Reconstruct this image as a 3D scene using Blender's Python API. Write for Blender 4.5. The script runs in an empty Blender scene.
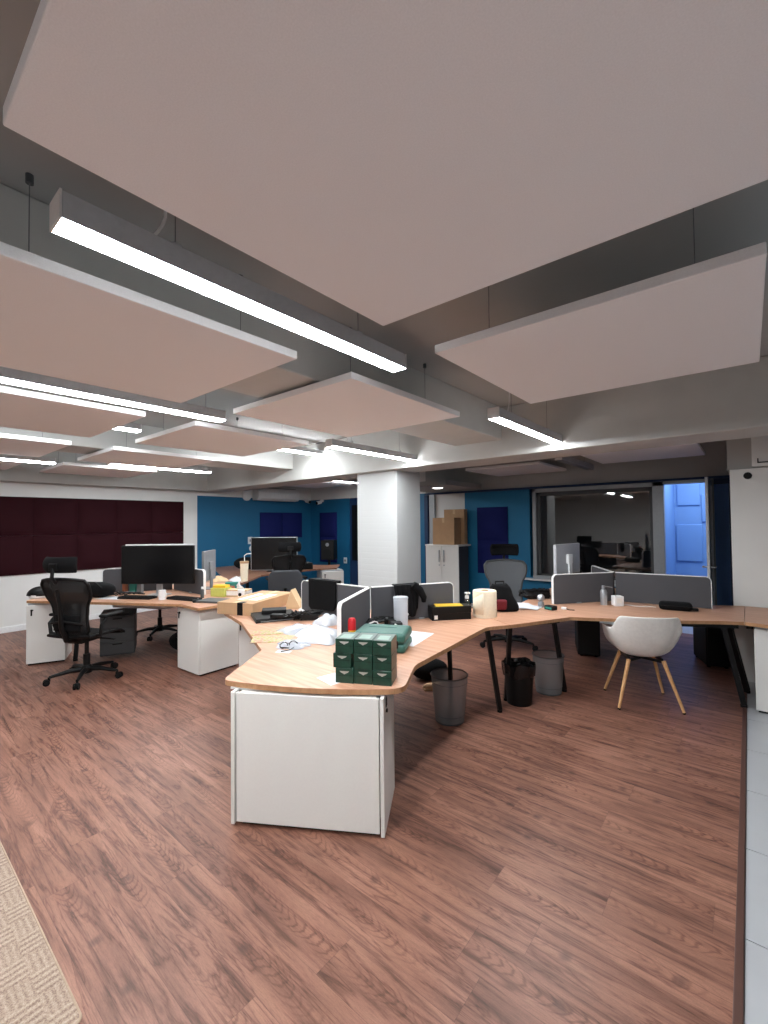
import bpy, bmesh, math, random
from mathutils import Vector, Matrix
random.seed(7)
R = math.radians
PI = math.pi
SC = bpy.context.scene
COL = SC.collection

# ------------------------------------------------------------------ camera, world, exposure
cam_d = bpy.data.cameras.new('camera')
cam_d.sensor_fit = 'HORIZONTAL'
cam_d.sensor_width = 36.0
cam_d.lens = 440.0 / 768.0 * 36.0
cam_d.clip_start = 0.02
cam_d.clip_end = 100
cam = bpy.data.objects.new('camera', cam_d)
COL.objects.link(cam)
cam.matrix_world = (Matrix.Translation((0, 0, 1.6)) @ Matrix.Rotation(R(39.66), 4, 'Z')
                    @ Matrix.Rotation(R(90 + 1.39), 4, 'X') @ Matrix.Rotation(R(-0.57), 4, 'Z'))
SC.camera = cam
W = bpy.data.worlds.new('world')
SC.world = W
W.use_nodes = True
W.node_tree.nodes['Background'].inputs[0].default_value = (0.8, 0.85, 1.0, 1)
W.node_tree.nodes['Background'].inputs[1].default_value = 0.02
SC.view_settings.view_transform = 'Standard'
SC.view_settings.look = 'None'
SC.view_settings.gamma = 1.0
SC.view_settings.use_curve_mapping = False
SC.view_settings.exposure = 0.25
LAMP_POWER = 84.0


def area_light(name, loc, rot, sx, sy, power, color):
    d = bpy.data.lights.new(name, 'AREA')
    d.shape = 'RECTANGLE'
    d.size, d.size_y, d.energy, d.color = sx, sy, power, color
    o = bpy.data.objects.new(name, d)
    o.location, o.rotation_euler = loc, rot
    COL.objects.link(o)
    return o


# lamp inside the blue room behind the doorway
area_light('blue_room_light', (-0.2, 8.1, 2.62), (0, 0, 0), 1.4, 1.0, 23, (0.90, 0.95, 1.0))

# ------------------------------------------------------------------ materials
MATS = {}


def srgb(r, g, b):
    f = lambda c: ((c / 255 + 0.055) / 1.055) ** 2.4 if c > 10 else c / 255 / 12.92
    return (f(r), f(g), f(b), 1)


class NT:
    def __init__(s, name):
        s.m = bpy.data.materials.new(name)
        s.m.use_nodes = True
        s.t = s.m.node_tree
        s.b = s.t.nodes['Principled BSDF']
        s.out = s.t.nodes['Material Output']

    def n(s, typ, **kw):
        x = s.t.nodes.new(typ)
        for k, v in kw.items():
            setattr(x, k, v)
        return x

    def l(s, a, b):
        s.t.links.new(a, b)

    def math(s, op, a, b=None, c=None):
        x = s.n('ShaderNodeMath', operation=op)
        for i, v in enumerate((a, b, c)):
            if v is None:
                continue
            if isinstance(v, (int, float)):
                x.inputs[i].default_value = v
            else:
                s.l(v, x.inputs[i])
        return x.outputs[0]

    def ramp(s, fac, stops):
        x = s.n('ShaderNodeValToRGB')
        el = x.color_ramp.elements
        while len(el) < len(stops):
            el.new(0.5)
        for e, (p, c) in zip(el, stops):
            e.position, e.color = p, c
        s.l(fac, x.inputs[0])
        return x.outputs[0]

    def mix(s, fac, a, b, blend='MIX'):
        x = s.n('ShaderNodeMix', data_type='RGBA', blend_type=blend)
        for sock, v in ((x.inputs[0], fac), (x.inputs[6], a), (x.inputs[7], b)):
            if isinstance(v, (int, float)):
                sock.default_value = v
            elif isinstance(v, tuple):
                sock.default_value = v
            else:
                s.l(v, sock)
        return x.outputs[2]

    def bump(s, h, strength=0.2, dist=0.01):
        x = s.n('ShaderNodeBump')
        x.inputs['Strength'].default_value = strength
        x.inputs['Distance'].default_value = dist
        s.l(h, x.inputs['Height'])
        s.l(x.outputs[0], s.b.inputs['Normal'])


def mat(name, color, rough=0.5, metal=0.0, spec=0.5, noise=0.0, scale=40.0, bump=0.0, sheen=0.0):
    """plain procedural surface: colour with a fine noise mottle and optional bump"""
    if name in MATS:
        return MATS[name]
    k = NT(name)
    k.b.inputs['Roughness'].default_value = rough
    k.b.inputs['Metallic'].default_value = metal
    k.b.inputs['Specular IOR Level'].default_value = spec
    if sheen:
        k.b.inputs['Sheen Weight'].default_value = sheen
    tc = k.n('ShaderNodeTexCoord')
    nz = k.n('ShaderNodeTexNoise')
    nz.inputs['Scale'].default_value = scale
    nz.inputs['Detail'].default_value = 3
    k.l(tc.outputs['Object'], nz.inputs['Vector'])
    n = noise or 0.04
    c0 = tuple(min(1, c * (1 - n)) for c in color[:3]) + (1,)
    c1 = tuple(min(1, c * (1 + n)) for c in color[:3]) + (1,)
    k.l(k.ramp(nz.outputs[0], [(0.3, c0), (0.7, c1)]), k.b.inputs['Base Color'])
    if bump:
        k.bump(nz.outputs[0], bump, 0.004)
    MATS[name] = k.m
    return k.m


def mat_glass(name, tint=(1, 1, 1, 1), refl=0.12, alpha_tint=0.9, rough=0.02):
    """thin clear sheet: mostly see-through with a fresnel gloss"""
    k = NT(name)
    tr = k.n('ShaderNodeBsdfTransparent')
    tr.inputs[0].default_value = tint
    gl = k.n('ShaderNodeBsdfGlossy')
    gl.inputs['Roughness'].default_value = rough
    fr = k.n('ShaderNodeFresnel')
    fr.inputs[0].default_value = 1.5
    f = k.math('MULTIPLY_ADD', fr.outputs[0], 1.0, refl)
    mx = k.n('ShaderNodeMixShader')
    k.l(f, mx.inputs[0])
    k.l(tr.outputs[0], mx.inputs[1])
    k.l(gl.outputs[0], mx.inputs[2])
    k.l(mx.outputs[0], k.out.inputs[0])
    MATS[name] = k.m
    return k.m


def mat_film(name, color, alpha, rough=0.4):
    """translucent plastic or mesh weave of the given opacity"""
    k = NT(name)
    k.b.inputs['Base Color'].default_value = color
    k.b.inputs['Roughness'].default_value = rough
    k.b.inputs['Alpha'].default_value = alpha
    MATS[name] = k.m
    return k.m


def mat_emit(name, color, strength):
    k = NT(name)
    k.b.inputs['Base Color'].default_value = (0.8, 0.8, 0.8, 1)
    k.b.inputs['Emission Color'].default_value = color
    k.b.inputs['Emission Strength'].default_value = strength
    MATS[name] = k.m
    return k.m


def mat_planks():
    """wide vinyl boards along x: streaked grain, arched figure along a centre line, dark knots, thin joints"""
    k = NT('wood_plank_floor')
    tc = k.n('ShaderNodeTexCoord')
    sp = k.n('ShaderNodeSeparateXYZ')
    k.l(tc.outputs['Object'], sp.inputs[0])
    x, y = sp.outputs[0], sp.outputs[1]
    PW, PL = 0.178, 1.32
    v = k.math('DIVIDE', y, PW)
    row = k.math('FLOOR', v)
    fv = k.math('FRACT', v)
    wn = k.n('ShaderNodeTexWhiteNoise', noise_dimensions='1D')
    k.l(row, wn.inputs['W'])
    u = k.math('ADD', k.math('DIVIDE', x, PL), wn.outputs['Value'])
    fu = k.math('FRACT', u)
    idn = k.n('ShaderNodeTexWhiteNoise', noise_dimensions='2D')
    cb = k.n('ShaderNodeCombineXYZ')
    k.l(row, cb.inputs[0])
    k.l(k.math('FLOOR', u), cb.inputs[1])
    k.l(cb.outputs[0], idn.inputs['Vector'])
    pid = idn.outputs['Value']
    gx = k.math('MULTIPLY_ADD', pid, 37.0, x)
    gy = k.math('MULTIPLY_ADD', pid, 11.0, y)

    def noise(sx, sy, detail=3, dist=0.0, rough=0.5, w=0.0):
        c = k.n('ShaderNodeCombineXYZ')
        k.l(k.math('MULTIPLY', gx, sx), c.inputs[0])
        k.l(k.math('MULTIPLY', gy, sy), c.inputs[1])
        c.inputs[2].default_value = w
        n = k.n('ShaderNodeTexNoise')
        n.inputs['Scale'].default_value = 1.0
        n.inputs['Detail'].default_value = detail
        n.inputs['Distortion'].default_value = dist
        n.inputs['Roughness'].default_value = rough
        k.l(c.outputs[0], n.inputs['Vector'])
        return n.outputs[0]
    broad = noise(1.6, 9, 3, 0.3)
    streak = noise(2.2, 30, 5, 0.5, 0.6, 3.0)
    crack = noise(1.5, 16, 4, 0.8, 0.55, 7.0)
    fine = noise(26, 260, 2, 0.0, 0.5, 11.0)
    along = noise(1.5, 0.0, 1, 0.0, 0.5, 17.0)
    wob = noise(2.6, 0.0, 2, 0.0, 0.5, 23.0)
    speck = noise(210, 210, 1, 0.0, 0.5, 29.0)
    # distance from the wandering centre line of each board
    dy = k.math('SUBTRACT', k.math('SUBTRACT', fv, 0.5), k.math('MULTIPLY_ADD', wob, 0.9, -0.45))
    dy2 = k.math('MULTIPLY', dy, dy)
    ph = k.math('ADD', k.math('MULTIPLY', gx, 21.0), k.math('ADD', k.math('MULTIPLY', dy2, 34.0), k.math('MULTIPLY', streak, 2.2)))
    arch = k.math('SINE', k.math('MULTIPLY', ph, 2 * PI))
    band = k.ramp(dy2, [(0.0, (1, 1, 1, 1)), (0.020, (0.8, 0.8, 0.8, 1)), (0.055, (0, 0, 0, 1))])
    amask = k.ramp(along, [(0.45, (0, 0, 0, 1)), (0.56, (1, 1, 1, 1))])
    figure = k.math('MULTIPLY', band, amask)
    knot_n = noise(7.0, 0.0, 0, 0.0, 0.5, 31.0)
    knot = k.math('MULTIPLY', k.ramp(knot_n, [(0.69, (0, 0, 0, 1)), (0.77, (1, 1, 1, 1))]),
                  k.ramp(dy2, [(0.0, (1, 1, 1, 1)), (0.016, (0.35, 0.35, 0.35, 1)), (0.03, (0, 0, 0, 1))]))
    c = k.ramp(broad, [(0.32, srgb(124, 87, 72)), (0.5, srgb(143, 102, 85)), (0.7, srgb(158, 116, 98))])
    tone = k.ramp(pid, [(0.0, (0.84, 0.80, 0.80, 1)), (0.5, (0.98, 0.96, 0.96, 1)), (1.0, (1.08, 1.07, 1.07, 1))])
    c = k.mix(1.0, c, tone, 'MULTIPLY')
    c = k.mix(1.0, c, k.ramp(streak, [(0.34, (0.48, 0.43, 0.42, 1)), (0.46, (0.90, 0.88, 0.88, 1)), (0.62, (1.06, 1.06, 1.06, 1))]), 'MULTIPLY')
    edge = k.math('ABSOLUTE', k.math('SUBTRACT', crack, 0.47))
    c = k.mix(1.0, c, k.ramp(edge, [(0.0, (0.52, 0.46, 0.45, 1)), (0.012, (0.74, 0.69, 0.68, 1)), (0.045, (1, 1, 1, 1))]), 'MULTIPLY')
    c = k.mix(k.math('MULTIPLY', figure, 0.85), c, k.mix(1.0, c, k.ramp(arch, [(0.15, (1.04, 1.02, 1.0, 1)), (0.6, (0.86, 0.82, 0.8, 1)), (0.95, (0.56, 0.50, 0.48, 1))]), 'MULTIPLY'))
    c = k.mix(k.math('MULTIPLY', knot, 0.8), c, srgb(66, 44, 40))
    c = k.mix(1.0, c, k.ramp(fine, [(0.3, (0.80, 0.78, 0.78, 1)), (0.55, (1.04, 1.04, 1.04, 1))]), 'MULTIPLY')
    c = k.mix(1.0, c, k.ramp(speck, [(0.3, (0.92, 0.91, 0.91, 1)), (0.7, (1.05, 1.05, 1.05, 1))]), 'MULTIPLY')
    seam = k.math('MAXIMUM', k.math('LESS_THAN', fv, 0.010), k.math('LESS_THAN', fu, 0.0016))
    c = k.mix(k.math('MULTIPLY', seam, 0.40), c, srgb(60, 40, 33))
    k.l(c, k.b.inputs['Base Color'])
    k.l(k.math('MULTIPLY_ADD', fine, 0.2, 0.34), k.b.inputs['Roughness'])
    k.b.inputs['Specular IOR Level'].default_value = 0.4
    k.bump(k.math('SUBTRACT', fine, k.math('MULTIPLY', seam, 2.0)), 0.08, 0.003)
    return k.m


def mat_laminate(name='oak_laminate', a=(182, 134, 107), b=(204, 159, 132), scale=1.0, ang=0.0):
    k = NT(name)
    tc = k.n('ShaderNodeTexCoord')
    mp = k.n('ShaderNodeMapping')
    mp.inputs['Rotation'].default_value = (0, 0, ang)
    mp.inputs['Scale'].default_value = (1.6 * scale, 22 * scale, 8)
    k.l(tc.outputs['Object'], mp.inputs[0])
    nz = k.n('ShaderNodeTexNoise')
    nz.inputs['Scale'].default_value = 1.5
    nz.inputs['Detail'].default_value = 5
    nz.inputs['Distortion'].default_value = 0.6
    k.l(mp.outputs[0], nz.inputs['Vector'])
    k.l(k.ramp(nz.outputs[0], [(0.3, srgb(*a)), (0.65, srgb(*b))]), k.b.inputs['Base Color'])
    k.b.inputs['Roughness'].default_value = 0.38
    k.b.inputs['Specular IOR Level'].default_value = 0.4
    return k.m


def mat_weave(name, color, scale=260, strength=0.25, rough=0.9, contrast=0.10):
    """woven fabric: two crossed fine waves"""
    k = NT(name)
    tc = k.n('ShaderNodeTexCoord')
    nz = k.n('ShaderNodeTexNoise')
    nz.inputs['Scale'].default_value = scale
    nz.inputs['Detail'].default_value = 2
    k.l(tc.outputs['Object'], nz.inputs['Vector'])
    c0 = tuple(c * (1 - contrast) for c in color[:3]) + (1,)
    c1 = tuple(min(1, c * (1 + contrast)) for c in color[:3]) + (1,)
    k.l(k.ramp(nz.outputs[0], [(0.3, c0), (0.7, c1)]), k.b.inputs['Base Color'])
    k.b.inputs['Roughness'].default_value = rough
    k.b.inputs['Specular IOR Level'].default_value = 0.2
    k.bump(nz.outputs[0], strength, 0.002)
    return k.m


def mat_brick(name, color):
    """painted brick: same colour, joints as bump only"""
    k = NT(name)
    tc = k.n('ShaderNodeTexCoord')
    sp = k.n('ShaderNodeSeparateXYZ')
    k.l(tc.outputs['Object'], sp.inputs[0])
    cb = k.n('ShaderNodeCombineXYZ')
    k.l(k.math('ADD', sp.outputs[0], sp.outputs[1]), cb.inputs[0])
    k.l(sp.outputs[2], cb.inputs[1])
    br = k.n('ShaderNodeTexBrick')
    br.inputs['Scale'].default_value = 1.0
    br.inputs['Brick Width'].default_value = 0.24
    br.inputs['Row Height'].default_value = 0.08
    br.inputs['Mortar Size'].default_value = 0.008
    br.inputs['Color1'].default_value = (1, 1, 1, 1)
    br.inputs['Color2'].default_value = (0.9, 0.9, 0.9, 1)
    br.inputs['Mortar'].default_value = (0, 0, 0, 1)
    k.l(cb.outputs[0], br.inputs['Vector'])
    k.b.inputs['Base Color'].default_value = color
    k.b.inputs['Roughness'].default_value = 0.6
    k.bump(br.outputs[0], 0.25, 0.004)
    return k.m


def mat_carpet():
    """pale woven rug with a raised basket-weave of short bars"""
    k = NT('rug_weave')
    tc = k.n('ShaderNodeTexCoord')
    sp = k.n('ShaderNodeSeparateXYZ')
    k.l(tc.outputs['Object'], sp.inputs[0])
    x, y = sp.outputs[0], sp.outputs[1]
    S = 0.105
    cx, cy = k.math('FLOOR', k.math('DIVIDE', x, S)), k.math('FLOOR', k.math('DIVIDE', y, S))
    par = k.math('MODULO', k.math('ABSOLUTE', k.math('ADD', cx, cy)), 2.0)
    bx = k.math('SINE', k.math('MULTIPLY', x, 2 * PI / S * 4))
    by = k.math('MULTIPLY', k.math('SINE', k.math('MULTIPLY', y, 2 * PI / S * 5)), 0.55)
    st = k.math('ADD', k.math('MULTIPLY', par, bx), k.math('MULTIPLY', k.math('SUBTRACT', 1.0, par), by))
    nz = k.n('ShaderNodeTexNoise')
    nz.inputs['Scale'].default_value = 190
    nz.inputs['Detail'].default_value = 3
    nz.inputs['Roughness'].default_value = 0.75
    k.l(tc.outputs['Object'], nz.inputs['Vector'])
    h = k.math('ADD', k.math('MULTIPLY', st, 0.16), k.math('MULTIPLY_ADD', nz.outputs[0], 1.5, -0.25))
    c = k.ramp(h, [(0.2, srgb(126, 104, 92)), (0.5, srgb(166, 144, 128)), (0.8, srgb(192, 174, 156))])
    k.l(c, k.b.inputs['Base Color'])
    k.b.inputs['Roughness'].default_value = 0.95
    k.bump(h, 0.7, 0.006)
    return k.m


M = dict(
    planks=mat_planks(), oak=mat_laminate(), oak_edge=mat_laminate('oak_edge_band', (168, 122, 86), (190, 146, 108), 2.0),
    oak_dark=mat_laminate('walnut_laminate', (120, 84, 64), (146, 106, 84)),
    tile=mat('pale_floor_tile', srgb(180, 182, 186), 0.3, noise=0.03, scale=4),
    grout=mat('grout', srgb(150, 150, 152), 0.8),
    ceiling=mat('ceiling_paint', srgb(168, 168, 166), 0.8, noise=0.03, scale=3, bump=0.15),
    wall_white=mat('white_wall_paint', srgb(226, 226, 224), 0.7, noise=0.015, scale=5),
    wall_grey=mat('grey_wall_paint', srgb(176, 176, 174), 0.75, noise=0.03, scale=3),
    brick=mat_brick('white_painted_brick', srgb(190, 192, 192)),
    beam=mat('white_beam_paint', srgb(186, 186, 183), 0.7, noise=0.03, scale=6, bump=0.12),
    blue=mat('petrol_blue_paint', srgb(16, 96, 136), 0.6, noise=0.03, scale=3),
    teal_blue_lit=mat('teal_blue_paint_lit', srgb(14, 112, 156), 0.6, noise=0.03, scale=3),  # teal tint, also lightened for the stronger light on this wall
    blue_deep=mat('deep_blue_paint', srgb(14, 46, 86), 0.6),
    blue_room=mat('bright_blue_paint', srgb(120, 166, 224), 0.6, noise=0.02, scale=4),
    dark_room=mat('dark_studio_paint', srgb(96, 96, 98), 0.8),
    alu=mat('grey_aluminium', srgb(164, 168, 172), 0.4, metal=0.15),
    white_metal=mat('white_lacquer', srgb(232, 233, 234), 0.35),
    white_lam=mat('white_laminate', srgb(232, 231, 227), 0.4, noise=0.012, scale=120),
    panel=mat_weave('ceiling_panel_fabric', srgb(244, 243, 244), 300, 0.08, 0.9, 0.03),
    lamp_body=mat('lamp_grey_aluminium', srgb(186, 186, 188), 0.5, metal=0.0),
    lamp_cap=mat('lamp_white_cap', srgb(225, 222, 220), 0.5),
    lamp=mat_emit('lamp_diffuser', (0.93, 0.975, 1.0, 1), LAMP_POWER),
    spot=mat_emit('downlight_glow', (1.0, 0.97, 0.92, 1), 6.0),
    wire=mat('steel_wire', srgb(120, 120, 122), 0.4, metal=0.6),
    black=mat('black_plastic', srgb(9, 9, 10), 0.5, spec=0.3),
    black_metal=mat('black_steel', srgb(12, 12, 13), 0.45, spec=0.3),
    soft_black=mat_weave('black_fabric', srgb(14, 14, 16), 200, 0.2, 0.9, 0.2),
    screen=mat('dark_screen', srgb(12, 12, 14), 0.25),
    rubber=mat('black_rubber', srgb(10, 10, 11), 0.7, spec=0.3),
    char=mat_weave('charcoal_divider_fabric', srgb(84, 84, 88), 320, 0.15, 0.95, 0.08),
    chair_grey=mat_weave('grey_chair_fabric', srgb(64, 66, 70), 220, 0.2, 0.9, 0.12),
    maroon=mat_weave('dark_red_tile_fabric', srgb(42, 6, 15), 260, 0.15, 0.85, 0.12),
    navy=mat_weave('navy_tile_fabric', srgb(24, 32, 92), 260, 0.15, 0.85, 0.10),
    mesh_black=mat_film('black_mesh_weave', srgb(12, 12, 14), 0.86, 0.7),
    mesh_grey=mat_film('grey_mesh_weave', srgb(96, 98, 102), 0.88, 0.7),
    bin_mesh=mat_film('dark_wire_mesh', srgb(140, 142, 144), 0.55, 0.5),
    bag_black=mat('black_bin_liner', srgb(14, 14, 16), 0.25, noise=0.2, scale=25),
    shell=mat('white_polypropylene', srgb(242, 240, 235), 0.35),
    beech=mat_laminate('beech_wood', (206, 152, 100), (226, 178, 128), 3.0),
    kraft=mat('kraft_cardboard', srgb(184, 148, 112), 0.8, noise=0.05, scale=12),
    kraft_light=mat('light_cardboard', srgb(206, 176, 138), 0.8, noise=0.05, scale=12),
    tape=mat('white_label_paper', srgb(236, 232, 226), 0.6),
    paper=mat('white_paper', srgb(214, 216, 222), 0.7),
    plastic_bag=mat('white_plastic_bag', srgb(196, 199, 206), 0.3, noise=0.03, scale=14),
    clear_bag=mat_film('clear_plastic_bag', srgb(205, 212, 222), 0.55, 0.15),
    green_box=mat('dark_green_carton', srgb(26, 62, 50), 0.3, noise=0.25, scale=30),
    green_case=mat('green_tool_case', srgb(48, 98, 88), 0.45, noise=0.05, scale=60),
    silver=mat('silver_print', srgb(205, 206, 200), 0.35, metal=0.6),
    red=mat('red_plastic', srgb(206, 34, 44), 0.35),
    yellow=mat('yellow_plastic', srgb(240, 196, 52), 0.45),
    envelope=mat('yellow_envelope', srgb(232, 186, 58), 0.7),
    tube_clear=mat_film('frosted_tube', srgb(214, 220, 228), 0.72, 0.3),
    cream=mat('cream_paper_roll', srgb(236, 224, 200), 0.75),
    teal=mat('teal_carton', srgb(40, 130, 120), 0.5),
    orange=mat('orange_brown_cover', srgb(150, 88, 62), 0.6),
    lime=mat('yellow_green_card', srgb(196, 200, 104), 0.6),
    bag_red=mat('dark_red_cloth', srgb(110, 26, 38), 0.8),
    steel=mat('brushed_steel', srgb(186, 188, 192), 0.3, metal=0.7),
    grey_plastic=mat('grey_plastic', srgb(128, 130, 134), 0.45),
    dark_grey=mat('dark_grey_metal', srgb(70, 72, 74), 0.5),
    skirting=mat('dark_brown_trim', srgb(84, 56, 48), 0.5),
    rug=mat_carpet(),
    rug_edge=mat('rug_binding', srgb(168, 146, 126), 0.9, noise=0.1, scale=90),
    lid_print=mat('pale_green_print', srgb(120, 146, 134), 0.4),
    lamp_low=mat_emit('lamp_diffuser_low', (0.93, 0.975, 1.0, 1), LAMP_POWER * 0.4),
    lamp_dim=mat_emit('lamp_diffuser_dim', (0.93, 0.975, 1.0, 1), LAMP_POWER * 0.62),
    light_grey=mat('light_grey_plastic', srgb(168, 170, 175), 0.4),
    window_glass=mat_glass('studio_window_glass', (0.72, 0.74, 0.76, 1), 0.09),
    door_glass=mat_glass('door_glass', (0.8, 0.86, 0.92, 1), 0.05),
    thin_glass=mat_glass('bottle_plastic', (0.86, 0.9, 0.94, 1), 0.08),
    tissue=mat('tissue_paper', srgb(244, 244, 244), 0.9),
)


def mat_blister():
    k = NT('printed_sticker_sheet')
    tc = k.n('ShaderNodeTexCoord')
    vo = k.n('ShaderNodeTexVoronoi')
    vo.inputs['Scale'].default_value = 30
    k.l(tc.outputs['Object'], vo.inputs['Vector'])
    k.l(k.ramp(vo.outputs['Distance'], [(0.30, srgb(158, 156, 72)), (0.50, srgb(190, 178, 150)), (0.7, srgb(184, 138, 112))]), k.b.inputs['Base Color'])
    k.b.inputs['Roughness'].default_value = 0.35
    return k.m


M['blister'] = mat_blister()


# ------------------------------------------------------------------ geometry helpers
class MB:
    def __init__(s):
        s.b = bmesh.new()

    def box(s, c, d, rz=0.0, rx=0.0, ry=0.0):
        mtx = (Matrix.Translation(c) @ Matrix.Rotation(rz, 4, 'Z') @ Matrix.Rotation(ry, 4, 'Y')
               @ Matrix.Rotation(rx, 4, 'X') @ Matrix.Diagonal((d[0], d[1], d[2], 1)))
        bmesh.ops.create_cube(s.b, size=1.0, matrix=mtx)
        return s

    def span(s, a, b):
        return s.box([(a[i] + b[i]) / 2 for i in range(3)], [abs(b[i] - a[i]) for i in range(3)])

    def bar(s, p0, p1, w, h, up=(0, 0, 1)):
        p0, p1 = Vector(p0), Vector(p1)
        d = p1 - p0
        y = d.normalized()
        x = y.cross(Vector(up))
        if x.length < 1e-4:
            x = y.cross(Vector((1, 0, 0)))
        x.normalize()
        z = x.cross(y)
        m = Matrix((x, y, z)).transposed().to_4x4()
        m.translation = (p0 + p1) / 2
        bmesh.ops.create_cube(s.b, size=1.0, matrix=m @ Matrix.Diagonal((w, d.length, h, 1)))
        return s

    def cyl(s, p0, p1, r0, r1=None, seg=20, cap=True):
        r1 = r0 if r1 is None else r1
        p0, p1 = Vector(p0), Vector(p1)
        d = p1 - p0
        m = Matrix.Translation((p0 + p1) / 2) @ d.to_track_quat('Z', 'Y').to_matrix().to_4x4()
        bmesh.ops.create_cone(s.b, cap_ends=cap, segments=seg, radius1=r0, radius2=r1, depth=d.length, matrix=m)
        return s

    def sph(s, c, r, sc=(1, 1, 1), seg=20, rz=0.0):
        m = Matrix.Translation(c) @ Matrix.Rotation(rz, 4, 'Z') @ Matrix.Diagonal((sc[0], sc[1], sc[2], 1))
        bmesh.ops.create_uvsphere(s.b, u_segments=seg, v_segments=seg // 2, radius=r, matrix=m)
        return s

    def prism(s, pts, z0, z1):
        lo = [s.b.verts.new((p[0], p[1], z0)) for p in pts]
        hi = [s.b.verts.new((p[0], p[1], z1)) for p in pts]
        n = len(pts)
        s.b.faces.new(hi)
        s.b.faces.new(list(reversed(lo)))
        for i in range(n):
            s.b.faces.new((lo[i], lo[(i + 1) % n], hi[(i + 1) % n], hi[i]))
        return s

    def vprism(s, pts, origin, ang, t):
        """outline given as (along, z), standing upright along direction ang, thickness t across"""
        ux, uy = math.cos(ang), math.sin(ang)
        nx, ny = -uy * t / 2, ux * t / 2
        A = [s.b.verts.new((origin[0] + a * ux + nx, origin[1] + a * uy + ny, z)) for a, z in pts]
        B = [s.b.verts.new((origin[0] + a * ux - nx, origin[1] + a * uy - ny, z)) for a, z in pts]
        n = len(pts)
        s.b.faces.new(A)
        s.b.faces.new(list(reversed(B)))
        for i in range(n):
            s.b.faces.new((A[i], B[i], B[(i + 1) % n], A[(i + 1) % n]))
        return s

    def lathe(s, prof, c=(0, 0, 0), seg=28, caps=True):
        rings = []
        for r, z in prof:
            rings.append([s.b.verts.new((c[0] + r * math.cos(2 * PI * i / seg), c[1] + r * math.sin(2 * PI * i / seg), c[2] + z)) for i in range(seg)])
        for a, b in zip(rings, rings[1:]):
            for i in range(seg):
                s.b.faces.new((a[i], a[(i + 1) % seg], b[(i + 1) % seg], b[i]))
        if caps:
            s.b.faces.new(list(reversed(rings[0])))
            s.b.faces.new(rings[-1])
        return s

    def tube(s, pts, r, seg=8, closed=False):
        pts = [Vector(p) for p in pts]
        n = len(pts)
        rings = []
        rr = r if isinstance(r, (list, tuple)) else [r] * n
        px = None
        for i, p in enumerate(pts):
            a = pts[(i - 1) % n] if (closed or i > 0) else p
            b = pts[(i + 1) % n] if (closed or i < n - 1) else p
            t = (b - a).normalized()
            x = (px - t * px.dot(t)) if px else t.cross(Vector((0.13, 0.21, 0.97)))
            if x.length < 1e-4:
                x = t.cross(Vector((1, 0, 0)))
            x.normalize()
            px = x
            y = t.cross(x)
            rings.append([s.b.verts.new(p + (x * math.cos(2 * PI * k / seg) + y * math.sin(2 * PI * k / seg)) * rr[i]) for k in range(seg)])
        for i in range(n if closed else n - 1):
            a, b = rings[i], rings[(i + 1) % n]
            for k in range(seg):
                s.b.faces.new((a[k], a[(k + 1) % seg], b[(k + 1) % seg], b[k]))
        if not closed:
            s.b.faces.new(list(reversed(rings[0])))
            s.b.faces.new(rings[-1])
        return s

    def grid(s, fn, nu, nv, wrap=False):
        g = [[s.b.verts.new(fn(i / nu, j / nv)) for i in range(nu if wrap else nu + 1)] for j in range(nv + 1)]
        for j in range(nv):
            for i in range(nu):
                k = (i + 1) % nu if wrap else i + 1
                s.b.faces.new((g[j][i], g[j][k], g[j + 1][k], g[j + 1][i]))
        return s


def tag(o, label=None, cat=None, group=None, kind=None):
    if label:
        o['label'] = label
    if cat:
        o['category'] = cat
    if group:
        o['group'] = group
    if kind:
        o['kind'] = kind
    return o


def part(name, mb, m, parent=None, bevel=0.0, smooth=True, solid=0.0, label=None, seg=2, sub=0):
    me = bpy.data.meshes.new(name)
    bmesh.ops.recalc_face_normals(mb.b, faces=mb.b.faces[:])
    mb.b.to_mesh(me)
    mb.b.free()
    me.materials.append(M[m] if isinstance(m, str) else m)
    if smooth:
        me.shade_smooth()
        me.set_sharp_from_angle(angle=R(38))
    o = bpy.data.objects.new(name, me)
    COL.objects.link(o)
    if parent is not None:
        o.parent = parent
    if solid:
        k = o.modifiers.new('solid', 'SOLIDIFY')
        k.thickness = solid
        k.offset = 0
    if sub:
        k = o.modifiers.new('sub', 'SUBSURF')
        k.levels = k.render_levels = sub
    if bevel:
        k = o.modifiers.new('bevel', 'BEVEL')
        k.width, k.segments = bevel, seg
        k.limit_method = 'ANGLE'
        k.angle_limit = R(35)
    if label:
        o['label'] = label
    return o


def thing(name, label, cat, loc=(0, 0, 0), rz=0.0, group=None):
    o = bpy.data.objects.new(name, None)
    o.empty_display_size = 0.1
    COL.objects.link(o)
    o.location = loc
    o.rotation_euler = (0, 0, rz)
    return tag(o, label, cat, group)


def solo(name, mb, m, label, cat, loc=(0, 0, 0), rz=0.0, group=None, **kw):
    o = part(name, mb, m, **kw)
    o.location = loc
    o.rotation_euler = (0, 0, rz)
    return tag(o, label, cat, group)


def struct(name, mb, m, **kw):
    kw.setdefault('smooth', False)
    par = kw.get('parent')
    o = part(name, mb, m, **kw)
    if par is None:
        o['kind'] = 'structure'
    return o


def dup(root, loc, rz=None, label=None, group=None):
    r = root.copy()
    COL.objects.link(r)
    r.location = loc
    if rz is not None:
        r.rotation_euler = (0, 0, rz)
    if label:
        r['label'] = label
    if group:
        r['group'] = group
    for ch in list(root.children):
        c = ch.copy()
        COL.objects.link(c)
        c.parent = r
        for g in list(ch.children):
            d = g.copy()
            COL.objects.link(d)
            d.parent = c
    return r


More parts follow.
